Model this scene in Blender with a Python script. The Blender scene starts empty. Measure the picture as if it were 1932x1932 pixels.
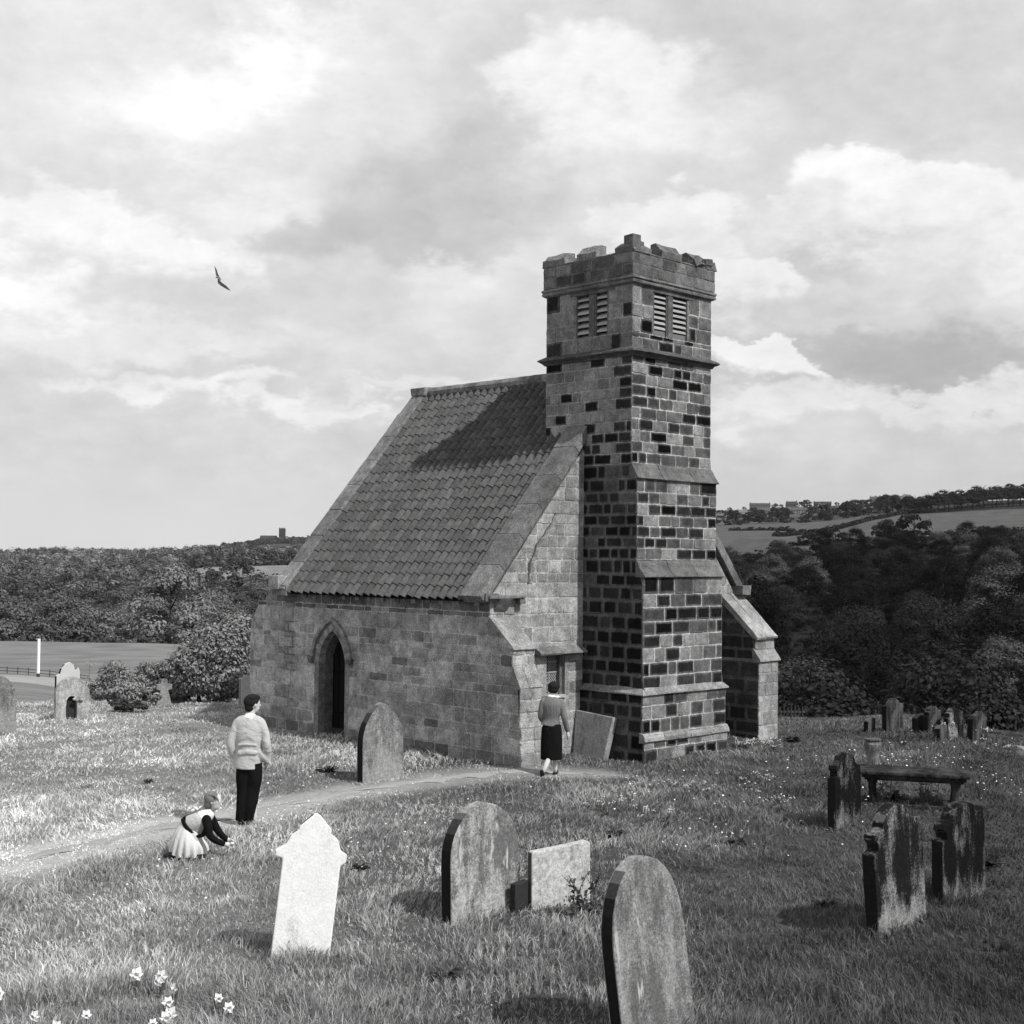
import bpy, bmesh, math, random
import numpy as np
from math import sin, cos, pi, radians, sqrt, atan2
from mathutils import Vector, Matrix
random.seed(7); rng = np.random.default_rng(7)
SC = bpy.context.scene
COL = SC.collection

# ------------------------------------------------------------------ camera
ZC = 3.75; PITCH = radians(1.92); ROLL = radians(0.6); FPX = 2560/1932
cam = bpy.data.cameras.new('camera'); camo = bpy.data.objects.new('camera', cam); COL.objects.link(camo)
cam.sensor_width = 36; cam.lens = 36*FPX; cam.clip_start = 0.1; cam.clip_end = 20000
camo.location = (0, 0, ZC)
camo.rotation_euler = (Matrix.Rotation(PITCH, 3, 'X') @ Matrix.Rotation(pi/2, 3, 'X') @ Matrix.Rotation(ROLL, 3, 'Z')).to_euler()
SC.camera = camo
SC.view_settings.view_transform = 'Standard'; SC.view_settings.look = 'None'
SC.view_settings.exposure = 0.0; SC.view_settings.gamma = 1
SC.cycles.use_denoising = True
SC.cycles.max_bounces = 6; SC.cycles.transparent_max_bounces = 6

# church frame: A runs along the west face of the tower, B along the nave
TH = radians(45.4)
A = Vector((sin(TH), cos(TH), 0)); B = Vector((-cos(TH), sin(TH), 0)); O = Vector((2.239, 25.5, 0))
def W(u, v, z): return O + A*u + B*v + Vector((0, 0, z))
ANG_A = atan2(A.y, A.x)

# ------------------------------------------------------------------ sun
SUN_AZ = radians(7.0); SUN_EL = radians(48)
sh = (-B*cos(SUN_AZ) + A*sin(SUN_AZ)); sdir = Vector((sh.x*cos(SUN_EL), sh.y*cos(SUN_EL), sin(SUN_EL)))
sun = bpy.data.lights.new('sun', 'SUN'); suno = bpy.data.objects.new('sun', sun); COL.objects.link(suno)
sun.energy = 4.1; sun.angle = radians(1.2); sun.color = (1, .995, .985)
suno.rotation_euler = sdir.to_track_quat('Z', 'Y').to_euler(); suno.location = (20, -20, 40)

# ------------------------------------------------------------------ sky (monochrome, as in the photograph)
world = bpy.data.worlds.new('World'); SC.world = world; world.use_nodes = True
nt = world.node_tree; nt.nodes.clear()
class G:                                    # small helper for math node chains
    def __init__(s, nt): s.nt = nt
    def n(s, t): return s.nt.nodes.new(t)
    def l(s, a, b):
        if hasattr(a, 'is_output'): s.nt.links.new(a, b)
        else: b.default_value = a
    def m(s, op, a, b=None, c=None, clamp=False):
        n = s.n('ShaderNodeMath'); n.operation = op; n.use_clamp = clamp
        s.l(a, n.inputs[0])
        if b is not None: s.l(b, n.inputs[1])
        if c is not None: s.l(c, n.inputs[2])
        return n.outputs[0]
    def noise(s, vec, scale, detail=4, rough=.5, dist=0.0, lac=2.0):
        n = s.n('ShaderNodeTexNoise'); s.l(vec, n.inputs['Vector'])
        n.inputs['Scale'].default_value = scale; n.inputs['Detail'].default_value = detail
        n.inputs['Roughness'].default_value = rough; n.inputs['Distortion'].default_value = dist
        n.inputs['Lacunarity'].default_value = lac
        return n
    def ramp(s, f, a, b, c=0.0, d=1.0, smooth=True):
        n = s.n('ShaderNodeMapRange'); n.interpolation_type = 'SMOOTHSTEP' if smooth else 'LINEAR'
        s.l(f, n.inputs[0])
        for i, x in enumerate((a, b, c, d)): s.l(x, n.inputs[1+i])
        return n.outputs[0]
    def mix(s, f, a, b):                    # scalar mix
        n = s.n('ShaderNodeMix'); n.data_type = 'FLOAT'; s.l(f, n.inputs[0]); s.l(a, n.inputs[2]); s.l(b, n.inputs[3])
        return n.outputs[0]
    def comb(s, x, y, z):
        n = s.n('ShaderNodeCombineXYZ'); s.l(x, n.inputs[0]); s.l(y, n.inputs[1]); s.l(z, n.inputs[2]); return n.outputs[0]
    def sep(s, v):
        n = s.n('ShaderNodeSeparateXYZ'); s.l(v, n.inputs[0]); return n.outputs
def lin(x): return ((x+.055)/1.055)**2.4 if x > .04045 else x/12.92
def sky_nodes():
    g = G(nt)
    tc = g.n('ShaderNodeTexCoord'); x, y, z = g.sep(tc.outputs['Generated'])
    el = g.m('ARCSINE', z); az = g.m('ARCTAN2', x, y)
    nv = g.comb(az, g.m('MULTIPLY', el, 1.7), 0.0)
    def fb(vec, sc, det, r=.55, off=(0, 0, 0)):
        a = g.n('ShaderNodeVectorMath'); a.operation = 'ADD'; g.l(vec, a.inputs[0]); a.inputs[1].default_value = off
        return g.noise(a.outputs[0], sc, det, r).outputs[0]
    big = g.m('SUBTRACT', fb(nv, 5.0, 3), .5); n1 = g.m('SUBTRACT', fb(nv, 11.0, 7, .58, (3, 1, 0)), .5)
    n2 = g.m('SUBTRACT', fb(nv, 11.0, 7, .58, (9, 4, 2)), .5)
    n3 = g.m('SUBTRACT', fb(nv, 26.0, 6, .6, (1, 7, 5)), .5)
    n5 = g.m('SUBTRACT', fb(nv, 30.0, 5, .6, (11, 2, 8)), .5)
    daz = g.m('ADD', g.m('ADD', az, g.m('MULTIPLY', n1, .15)), g.m('MULTIPLY', n3, .035)); del_ = g.m('ADD', g.m('ADD', el, g.m('MULTIPLY', n2, .11)), g.m('MULTIPLY', n5, .04))
    # base: broken cloud with a smooth pale band near the horizon
    base = g.m('ADD', g.ramp(el, 0.02, .30, lin(.80), lin(.88)), g.m('MULTIPLY', big, .28))
    val = base
    def px(X, Y):
        u = (X-966)/2560; v = (966-Y)/2560
        # undo roll and pitch
        ur = u*cos(ROLL)-v*sin(ROLL); vr = u*sin(ROLL)+v*cos(ROLL)
        yy = cos(PITCH)-vr*sin(PITCH); zz = sin(PITCH)+vr*cos(PITCH)
        r = sqrt(ur*ur+yy*yy+zz*zz); return atan2(ur, yy), math.asin(zz/r)
    # (X, Y, rx, ry, rot deg, display value, softness, strength, crisp-top)
    BL = [(150,200,330,230,0,.90,.9,.8,0), (620,120,420,80,12,.90,.9,.8,0),
          (1560,120,560,220,0,.80,.8,.9,0), (900,300,430,85,26,.765,.8,.9,0), (760,440,300,70,10,.76,.7,.9,0), (300,340,170,50,5,.87,.6,.8,0),
          (980,90,110,90,0,.82,.8,.8,0), (1560,520,330,160,0,.80,.8,.7,0), (1400,640,330,50,-8,.78,.7,.8,0), (1770,690,250,70,-4,.68,.7,.9,0),
          (1560,480,120,60,0,.74,.7,.7,0), (1480,715,170,28,-8,.72,.6,.8,0), (620,545,130,60,0,.84,.7,.8,0), (300,600,260,35,0,.86,.7,.8,0),
          (1010,600,130,110,0,.84,.7,.7,0), (700,760,110,20,3,.78,.5,.6,0),
          (440,150,260,90,20,.985,.8,.95,0), (520,120,150,60,25,.99,.7,.9,0), (180,460,330,90,-2,.97,.28,.9,1), (60,560,140,40,0,.99,.8,.9,0),
          (480,390,120,60,0,.94,.5,.6,1), (250,640,420,40,0,.93,.7,.7,0), (470,760,330,34,-3,.95,.5,.75,1), (830,550,80,90,0,.91,.35,.7,1), (850,590,100,60,0,.87,.6,.6,0),
          (1150,200,200,140,-12,.955,.25,.9,1), (1180,240,240,90,0,.93,.6,.7,0), (1390,200,110,60,0,.9,.8,.7,0),
          (1700,400,210,110,-14,.955,.16,.95,1), (1830,470,200,130,-20,.93,.3,.85,1), (1560,430,110,70,0,.90,.3,.7,1), (1700,520,200,50,0,.88,.7,.7,0),
          (1180,430,70,60,0,.93,.3,.8,1), (1330,430,110,75,10,.94,.25,.9,1), (1410,550,120,75,5,.94,.18,.9,1), (1330,470,120,60,0,.92,.6,.7,0),
          (1430,690,130,50,-25,.95,.18,.9,1), (1400,770,160,30,0,.9,.5,.8,1), (1720,780,320,40,0,.90,.4,.8,1),
          (1560,620,120,24,0,.84,.5,.6,0), (760,735,220,22,3,.92,.5,.5,1)]
    for X, Y, rx, ry, rot, dv, soft, st, crisp in BL:
        a0, e0 = px(X, Y); ax = rx/2560; ay = ry/2560; t = radians(rot)
        dx = g.m('SUBTRACT', daz, a0); dy = g.m('SUBTRACT', del_, e0)
        p = g.m('ADD', g.m('MULTIPLY', dx, cos(t)/ax), g.m('MULTIPLY', dy, sin(t)/ax))
        q = g.m('SUBTRACT', g.m('MULTIPLY', dy, cos(t)/ay), g.m('MULTIPLY', dx, sin(t)/ay))
        d = g.m('SQRT', g.m('ADD', g.m('MULTIPLY', p, p), g.m('MULTIPLY', q, q)))
        mk = g.ramp(d, 1+soft*.6, 1-soft, 0, st)
        if crisp:                            # sunlit top, shaded fading base
            mk = g.m('MULTIPLY', mk, g.ramp(q, -1.1, .1))
            mk = g.m('MULTIPLY', mk, g.ramp(g.m('ADD', n3, g.m('MULTIPLY', q, .35)), -.3, .05, .45, 1.0))
        val = g.mix(mk, val, lin(dv))
    n4 = g.m('SUBTRACT', g.noise(g.comb(g.m('ADD', az, g.m('MULTIPLY', n3, .05)), g.m('MULTIPLY', g.m('ADD', el, g.m('MULTIPLY', n1, .04)), 1.5), 3.0), 46, 7, .62).outputs[0], .5)
    tex = g.m('ADD', g.m('MULTIPLY', n3, .34), g.m('MULTIPLY', n4, .22)); val = g.m('MULTIPLY', val, g.m('ADD', 1.075, tex))
    hz = g.ramp(el, .085, .012)              # smooth pale haze near the horizon
    val = g.mix(hz, val, g.ramp(az, -.3, .4, lin(.87), lin(.79)))
    zen = g.ramp(el, .42, .9)                # out of frame, the cloud cover carries on, dimmed to lessen fill light
    val = g.mix(zen, val, g.m('ADD', .58, g.m('MULTIPLY', big, .5)))
    sky = g.n('ShaderNodeTexSky'); sky.sky_type = 'NISHITA'; sky.sun_disc = False
    sky.sun_elevation = SUN_EL; sky.sun_rotation = atan2(sdir.x, sdir.y); sky.altitude = 60
    bw = g.n('ShaderNodeRGBToBW'); g.l(sky.outputs[0], bw.inputs[0])
    skyv = g.m('MULTIPLY', bw.outputs[0], .10)
    gap = g.ramp(big, .12, -.22, 0.0, .12)    # a little clear sky between clouds
    val = g.mix(gap, val, skyv)
    val = g.m('MULTIPLY', val, g.ramp(z, -.02, 0.0, .25, 1.0))
    bg = g.n('ShaderNodeBackground'); g.l(g.comb(val, val, val), bg.inputs[0]); bg.inputs[1].default_value = 1.0
    out = g.n('ShaderNodeOutputWorld'); g.l(bg.outputs[0], out.inputs[0])
sky_nodes()
world.cycles.sampling_method = 'MANUAL'; world.cycles.sample_map_resolution = 512

# ------------------------------------------------------------------ object helpers
def link(o, parent=None):
    COL.objects.link(o)
    if parent is not None: o.parent = parent
    return o
def tag(o, label=None, cat=None, group=None, kind=None):
    if label: o['label'] = label
    if cat: o['category'] = cat
    if group: o['group'] = group
    if kind: o['kind'] = kind
    return o
def empty(name, loc, rz=0.0, label=None, cat=None, group=None):
    o = bpy.data.objects.new(name, None); link(o); o.location = loc; o.rotation_euler = (0, 0, rz); o.empty_display_size = .3
    return tag(o, label, cat, group)
def copy_tree(o, parent=None):
    c = o.copy(); COL.objects.link(c); c.parent = parent
    for ch in list(o.children): copy_tree(ch, c)
    return c
class MB:
    """collects faces, builds one mesh; tone and core are per-vertex material values"""
    def __init__(s): s.v = []; s.f = []; s.t = []; s.c = []; s.mi = []
    def add(s, vs, fs, tone=.3, core=0.0, mi=0):
        n = len(s.v); s.v += [tuple(p) for p in vs]
        s.t += list(tone) if hasattr(tone, '__len__') else [tone]*len(vs)
        s.c += list(core) if hasattr(core, '__len__') else [core]*len(vs)
        s.f += [tuple(i+n for i in f) for f in fs]; s.mi += [mi]*len(fs)
    def hexa(s, p, tone=.3, mi=0):          # 8 points: bottom 4 ccw, top 4 ccw
        s.add(p, [(3,2,1,0),(4,5,6,7),(0,1,5,4),(1,2,6,5),(2,3,7,6),(3,0,4,7)], tone, 0, mi)
    def box(s, c, d, R=None, tone=.3, mi=0, j=0.0):
        x, y, z = d[0]/2, d[1]/2, d[2]/2
        P = [Vector(q) for q in ((-x,-y,-z),(x,-y,-z),(x,y,-z),(-x,y,-z),(-x,-y,z),(x,-y,z),(x,y,z),(-x,y,z))]
        if j: P = [q+Vector((random.uniform(-j, j) for _ in range(3))) for q in P]
        if R is not None: P = [R @ q for q in P]
        s.hexa([q+Vector(c) for q in P], tone, mi)
    def uvbox(s, u0, u1, v0, v1, z0, z1, tone=.3, mi=0, j=0.0):   # box in the church frame
        r = lambda: random.uniform(-j, j) if j else 0
        P = [W(u+r(), v+r(), z+r()) for u, v, z in ((u0,v0,z0),(u1,v0,z0),(u1,v1,z0),(u0,v1,z0),(u0,v0,z1),(u1,v0,z1),(u1,v1,z1),(u0,v1,z1))]
        s.hexa(P, tone, mi)
    def prism(s, pts, ext, tone=.3, mi=0):  # closed polygon pts (3D) extruded by vector ext
        n = len(pts); e = Vector(ext); P = [Vector(p) for p in pts]
        s.add(P+[p+e for p in P], [tuple(range(n-1, -1, -1)), tuple(range(n, 2*n))]+[(i, (i+1) % n, n+(i+1) % n, n+i) for i in range(n)], tone, 0, mi)
    def tube(s, path, rad, n=8, tone=.3, mi=0, ell=None, caps=True):
        P = [Vector(p) for p in path]; k = len(P); R = rad if hasattr(rad, '__len__') else [rad]*k
        vs = []; ref = Vector((0, 0, 1))
        d0 = (P[-1]-P[0]).normalized()
        if abs(d0.z) > .8: ref = Vector((0, 1, 0))
        for i in range(k):
            d = (P[min(i+1, k-1)]-P[max(i-1, 0)]).normalized(); a = d.cross(ref).normalized(); b = a.cross(d).normalized()
            ex, ey = (1, 1) if ell is None else ell[i] if isinstance(ell, list) else ell
            for j in range(n):
                t = 2*pi*j/n; vs.append(P[i]+a*cos(t)*R[i]*ex+b*sin(t)*R[i]*ey)
        fs = [(i*n+j, i*n+(j+1) % n, (i+1)*n+(j+1) % n, (i+1)*n+j) for i in range(k-1) for j in range(n)]
        if caps: fs += [tuple(range(n-1, -1, -1)), tuple(range((k-1)*n, k*n))]
        s.add(vs, fs, tone, 0, mi)
    def ball(s, c, r, n=8, m=6, tone=.3, mi=0, R=None):
        r = r if hasattr(r, '__len__') else (r, r, r); vs = [Vector((0, 0, -1))]; fs = []
        for i in range(1, m):
            p = -pi/2+pi*i/m
            for j in range(n): vs.append(Vector((cos(p)*cos(2*pi*j/n), cos(p)*sin(2*pi*j/n), sin(p))))
        vs.append(Vector((0, 0, 1)))
        for j in range(n): fs.append((0, 1+(j+1) % n, 1+j))
        for i in range(m-2):
            for j in range(n): fs.append((1+i*n+j, 1+i*n+(j+1) % n, 1+(i+1)*n+(j+1) % n, 1+(i+1)*n+j))
        L = len(vs)-1
        for j in range(n): fs.append((1+(m-2)*n+j, 1+(m-2)*n+(j+1) % n, L))
        V = [Vector((p.x*r[0], p.y*r[1], p.z*r[2])) for p in vs]
        if R is not None: V = [R @ p for p in V]
        s.add([p+Vector(c) for p in V], fs, tone, 0, mi)
    def build(s, name, mats, parent=None, smooth=False, bevel=0.0, local=None):
        me = bpy.data.meshes.new(name); V = s.v
        if local is not None:
            inv = local.inverted(); V = [tuple(inv @ Vector(p)) for p in V]
        me.from_pydata(V, [], s.f); me.update()
        for nm, arr in (('tone', s.t), ('core', s.c)):
            at = me.attributes.new(nm, 'FLOAT', 'POINT'); at.data.foreach_set('value', np.array(arr, dtype=np.float32))
        mats = mats if isinstance(mats, (list, tuple)) else [mats]
        for m in mats: me.materials.append(m)
        me.polygons.foreach_set('material_index', s.mi)
        bm = bmesh.new(); bm.from_mesh(me); bmesh.ops.recalc_face_normals(bm, faces=bm.faces)
        if bevel:
            es = [e for e in bm.edges if len(e.link_faces) == 2 and e.calc_face_angle(0) > .5]
            bmesh.ops.bevel(bm, geom=es, offset=bevel, segments=2, profile=.6, affect='EDGES')
        bm.to_mesh(me); bm.free()
        if smooth: me.shade_smooth()
        o = bpy.data.objects.new(name, me)
        return link(o, parent)

# ------------------------------------------------------------------ materials
def new_mat(name):
    m = bpy.data.materials.new(name); m.use_nodes = True; m.node_tree.nodes.clear(); g = G(m.node_tree)
    b = g.n('ShaderNodeBsdfPrincipled'); o = g.n('ShaderNodeOutputMaterial'); g.l(b.outputs[0], o.inputs[0])
    b.inputs['Roughness'].default_value = .95; b.inputs['Specular IOR Level'].default_value = .03
    return m, g, b
def setgrey(g, b, v):
    g.l(g.comb(v, v, v), b.inputs['Base Color'])
def bump(g, b, h, strength, dist):
    n = g.n('ShaderNodeBump'); n.inputs['Strength'].default_value = strength; n.inputs['Distance'].default_value = dist
    g.l(h, n.inputs['Height']); g.l(n.outputs[0], b.inputs['Normal'])
def attr(g, nm):
    n = g.n('ShaderNodeAttribute'); n.attribute_name = nm; return n.outputs['Fac']
def geo_pos(g): return g.n('ShaderNodeNewGeometry').outputs['Position']
def obj_pos(g): return g.n('ShaderNodeTexCoord').outputs['Object']
def stone_mat(name, fine=60, bump_d=.012, blotch=.35, streak=0.0, edge_tone=.30):
    m, g, b = new_mat(name); p = geo_pos(g); tone = attr(g, 'tone'); core = attr(g, 'core')
    n1 = g.noise(p, 7, 5, .6).outputs[0]; n2 = g.noise(p, fine, 4, .6).outputs[0]; n3 = g.noise(p, 22, 4, .65).outputs[0]
    # soot lies on the middle of a stone and is worn off towards its joints
    cc = g.ramp(g.m('ADD', core, g.m('MULTIPLY', g.m('SUBTRACT', n3, .5), 1.3)), .15, .75)
    isdark = g.ramp(tone, .16, .05)
    et = g.mix(isdark, tone, g.mix(.30, tone, edge_tone))
    v = g.mix(cc, et, tone)
    v = g.m('MULTIPLY', v, g.ramp(n1, .32, .68, .78, 1.20))
    v = g.m('MULTIPLY', v, g.ramp(n2, .34, .66, .55, 1.42)); v = g.m('MULTIPLY', v, g.ramp(g.noise(p, 130, 3, .7).outputs[0], .35, .65, .78, 1.22))
    v = g.m('MULTIPLY', v, g.ramp(n3, .28, .42, .60, 1.0))
    v = g.m('MULTIPLY', v, g.ramp(g.noise(p, 1.6, 6, .68).outputs[0], .34, .64, .72, 1.14))
    v = g.m('MULTIPLY', v, g.ramp(g.noise(p, 34, 2, .5).outputs[0], .30, .36, .45, 1.0))
    if streak:
        x, y, z = g.sep(p); sv = g.comb(g.m('MULTIPLY', x, 1.0), g.m('MULTIPLY', y, 1.0), g.m('MULTIPLY', z, .12))
        s1 = g.noise(sv, 9, 5, .65).outputs[0]
        v = g.m('MULTIPLY', v, g.ramp(s1, .36, .62, 1-streak, 1+streak*.35))
    setgrey(g, b, v)
    bump(g, b, g.m('ADD', g.m('MULTIPLY', n2, .5), n3), .75, bump_d)
    return m
M_STONE = stone_mat('sandstone')
M_STONE_ST = stone_mat('sandstone_streaked', streak=.45)
def grave_mat(name, light, dark, thr=.5, scale=3.0, low=.0, seed=0.0, pale=None, mot=1.0):
    """weathered headstone: pale stone, dark algae in vertical runs"""
    m, g, b = new_mat(name); p = obj_pos(g); x, y, z = g.sep(p)
    sv = g.comb(g.m('ADD', x, seed), g.m('ADD', y, seed*.7), g.m('MULTIPLY', z, .22))
    s1 = g.noise(sv, scale*2.2, 6, .7, .3).outputs[0]
    s0 = g.noise(g.comb(g.m('ADD', x, seed+5), y, g.m('MULTIPLY', z, .6)), scale, 4, .6, .5).outputs[0]
    n2 = g.noise(p, 45, 5, .65).outputs[0]; n3 = g.noise(p, 14, 4, .6).outputs[0]
    k = g.m('ADD', g.m('ADD', g.m('MULTIPLY', s1, .55), g.m('MULTIPLY', s0, .45)), g.m('MULTIPLY', g.m('SUBTRACT', n2, .5), .18))
    k = g.m('ADD', k, g.m('MULTIPLY', g.ramp(z, .45, .05), low))
    k = g.m('ADD', k, g.m('MULTIPLY', g.m('SUBTRACT', g.noise(p, 90, 3, .7).outputs[0], .5), .12)); mk = g.ramp(k, thr-.085, thr+.085)
    v = g.mix(mk, dark, light)
    v = g.m('MULTIPLY', v, g.ramp(n2, .34, .66, 1-.22*mot, 1+.20*mot)); v = g.m('MULTIPLY', v, g.ramp(n3, .33, .67, 1-.18*mot, 1+.15*mot)); v = g.m('MULTIPLY', v, g.ramp(g.noise(p, 150, 2, .6).outputs[0], .35, .65, 1-.12*mot, 1+.12*mot))
    if pale is not None:
        v = g.mix(g.ramp(g.noise(sv, scale*3.1, 5, .6, .2).outputs[0], .60, .66), v, pale)
    setgrey(g, b, v); bump(g, b, g.m('ADD', n2, n3), .6, .006)
    return m
def plain(name, v, rough=.9, spec=.04, noise=None, amt=.3, bd=0.0):
    m, g, b = new_mat(name); b.inputs['Roughness'].default_value = rough; b.inputs['Specular IOR Level'].default_value = spec
    if noise:
        n = g.noise(obj_pos(g), noise, 4, .6).outputs[0]; setgrey(g, b, g.m('MULTIPLY', v, g.m('ADD', 1-amt, g.m('MULTIPLY', n, 2*amt))))
        if bd: bump(g, b, n, .5, bd)
    else: b.inputs['Base Color'].default_value = (v, v, v, 1)
    return m
def tone_mat(name, rough=.9, noise=None, amt=.3, trans=0.0, spec=.03):
    m, g, b = new_mat(name); b.inputs['Roughness'].default_value = rough; b.inputs['Specular IOR Level'].default_value = spec
    t = attr(g, 'tone')
    if noise: t = g.m('MULTIPLY', t, g.m('ADD', 1-amt, g.m('MULTIPLY', g.noise(geo_pos(g), noise, 4, .6).outputs[0], 2*amt)))
    setgrey(g, b, t)
    if trans:
        tr = g.n('ShaderNodeBsdfTranslucent'); g.l(g.comb(t, t, t), tr.inputs[0]); mx = g.n('ShaderNodeMixShader'); mx.inputs[0].default_value = trans
        out = [n for n in m.node_tree.nodes if n.type == 'OUTPUT_MATERIAL'][0]
        g.l(b.outputs[0], mx.inputs[1]); g.l(tr.outputs[0], mx.inputs[2]); g.l(mx.outputs[0], out.inputs[0])
    return m

# ------------------------------------------------------------------ terrain
def yh(x): return 1051.8+(x-966)*.0105
LN = [0, 30, 34, 40, 50, 60, 80, 100, 130, 165, 210, 260, 330, 400, 470, 540, 640, 740, 900, 1100, 1400, 1700, 2300, 3200, 5000, 9000]
def colz(x, tab):
    ds = []; zs = []
    for d, z in tab:
        if isinstance(z, str): z = ZC-d*(float(z)-yh(x))/2560
        ds.append(d); zs.append(z)
    return ds, zs
TAB = {
 -900: [(0,0),(34,0),(40,-.4),(55,'1292'),(90,'1262'),(140,'1228'),(205,'1192'),(230,-12),(300,-20),(450,-21),(700,-15),(1000,-9),(1300,-3),(1700,0),(2300,'1046'),(3500,'1044'),(9000,'1043')],
 0:    [(0,0),(34,0),(40,-.4),(55,'1292'),(90,'1262'),(110,'1250'),(140,'1229'),(205,'1193'),(230,-12),(300,-20),(450,-21),(700,-15),(1000,-8),(1300,-3),(1700,0),(2300,'1046'),(3500,'1043'),(9000,'1042')],
 250:  [(0,0),(34,.05),(40,-.4),(60,-2.6),(100,-5.6),(150,'1222'),(205,'1200'),(230,-13),(300,-20),(450,-20),(700,-14),(1000,-6),(1300,-2),(1700,3),(2300,'1041'),(3500,'1042'),(9000,'1042')],
 400:  [(0,0),(34,.05),(40,-.4),(60,-3),(100,-7),(150,'1225'),(210,'1206'),(235,-14),(300,-19),(420,-16),(500,-12),(545,'1087'),(700,'1070'),(740,'1069'),(800,-3),(1000,-3),(1300,1),(1700,6),(2300,'1035'),(3500,'1042'),(9000,'1042')],
 540:  [(0,0),(34,.05),(40,-.4),(60,-3),(100,-7),(150,'1230'),(210,'1212'),(235,-14),(300,-19),(420,-16),(500,-12),(545,'1083'),(700,'1067'),(740,'1066'),(800,-3),(1000,-2),(1300,3),(1700,9),(2300,'1021'),(3500,'1040'),(9000,'1042')],
 950:  [(0,0),(36,0),(45,-1),(60,-4),(100,-12),(160,-17),(250,-14),(400,-6),(700,4),(1300,15),(2000,30),(3500,20),(9000,10)],
 1350: [(0,0),(34,0),(42,-1),(60,-5),(100,-14),(160,-18),(240,-9),(330,-2),(380,2),(450,'1016'),(700,'1002'),(1100,'989'),(1600,'976'),(2000,'963'),(2300,60),(9000,40)],
 1500: [(0,0),(34,-.05),(40,-1),(50,-2.8),(60,-5),(100,-14),(160,-18),(240,-9),(320,-2),(360,2),(400,'1026'),(560,'1014'),(700,'1001'),(1100,'984'),(1600,'972'),(2000,'957'),(2300,60),(9000,40)],
 1700: [(0,0),(28,0),(33,.12),(40,-.6),(50,-2.8),(60,-5),(100,-14),(160,-18),(240,-9),(320,-1),(350,3),(400,'1023'),(560,'1006'),(800,'981'),(880,'974'),(1100,'962'),(1600,'956'),(2000,'951'),(2300,70),(9000,40)],
 1932: [(0,0),(31,-.05),(40,-.9),(50,-2.8),(60,-5),(100,-13),(160,-16),(240,-7),(320,2),(350,5),(400,'1018'),(560,'1000'),(800,'978'),(950,'961'),(1100,'950'),(1600,70),(9000,40)],
 2700: [(0,0),(31,0),(40,-.8),(60,-5),(100,-12),(160,-15),(240,-5),(350,8),(560,'990'),(800,'972'),(950,'955'),(1100,'944'),(1600,70),(9000,40)]}
_dl = np.exp(np.linspace(np.log(20), np.log(9000), 400))
_cx = sorted(TAB); _caz = np.array([math.atan((x-966)/2560) for x in _cx])
_cz = []
for x in _cx:
    ds, zs = colz(x, TAB[x]); z = np.interp(np.log(np.maximum(_dl, 1)), np.log(np.maximum(np.array(ds, float), 1)), zs)
    k = np.ones(5)/5; zz = np.convolve(np.pad(z, 2, 'edge'), k, 'valid'); z = np.where(_dl > 33, zz, z); _cz.append(z)
_cz = np.array(_cz)
def vnoise(x, y, s, seed=0):
    x = np.asarray(x, float)*s; y = np.asarray(y, float)*s; xi = np.floor(x).astype(np.int64); yi = np.floor(y).astype(np.int64); fx = x-xi; fy = y-yi
    fx = fx*fx*(3-2*fx); fy = fy*fy*(3-2*fy)
    def h(a, b):
        n = (a*374761393+b*668265263+seed*1442695041) & 0x7fffffff; n = ((n ^ (n >> 13))*1274126177) & 0x7fffffff
        return ((n ^ (n >> 16)) & 0xffff)/65535.
    return (h(xi, yi)*(1-fx)+h(xi+1, yi)*fx)*(1-fy)+(h(xi, yi+1)*(1-fx)+h(xi+1, yi+1)*fx)*fy
def hgt(x, y):
    x = np.asarray(x, float); y = np.asarray(y, float); d = np.hypot(x, y); az = np.arctan2(x, y)
    azc = np.clip(az, _caz[0], _caz[-1]); i = np.clip(np.searchsorted(_caz, azc)-1, 0, len(_caz)-2)
    t = (azc-_caz[i])/(_caz[i+1]-_caz[i]); t = t*t*(3-2*t)
    ld = np.clip((np.log(np.maximum(d, 20))-np.log(20))/(np.log(9000)-np.log(20))*399, 0, 399); j = np.minimum(ld.astype(int), 398); s = ld-j
    z = (_cz[i, j]*(1-s)+_cz[i, j+1]*s)*(1-t)+(_cz[i+1, j]*(1-s)+_cz[i+1, j+1]*s)*t
    back = np.clip((np.abs(az)-.75)/.5, 0, 1); z = z*(1-back)
    near = np.clip((44-d)/8, 0, 1)
    z = z+near*((vnoise(x, y, .5, 1)-.5)*.10+(vnoise(x, y, 1.7, 2)-.5)*.045)
    far = np.clip((d-60)/100, 0, 1); z = z+far*((vnoise(x, y, .02, 3)-.5)*3.0)*np.clip(1200/np.maximum(d, 1), 0, 1)*np.where(d > 520, .25, .6)
    return z
def H(x, y): return float(hgt(x, y))
def azd(X, d):                               # ground point on the ray of column X at distance d
    a = math.atan((X-966)/2560); return d*sin(a), d*cos(a)

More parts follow.
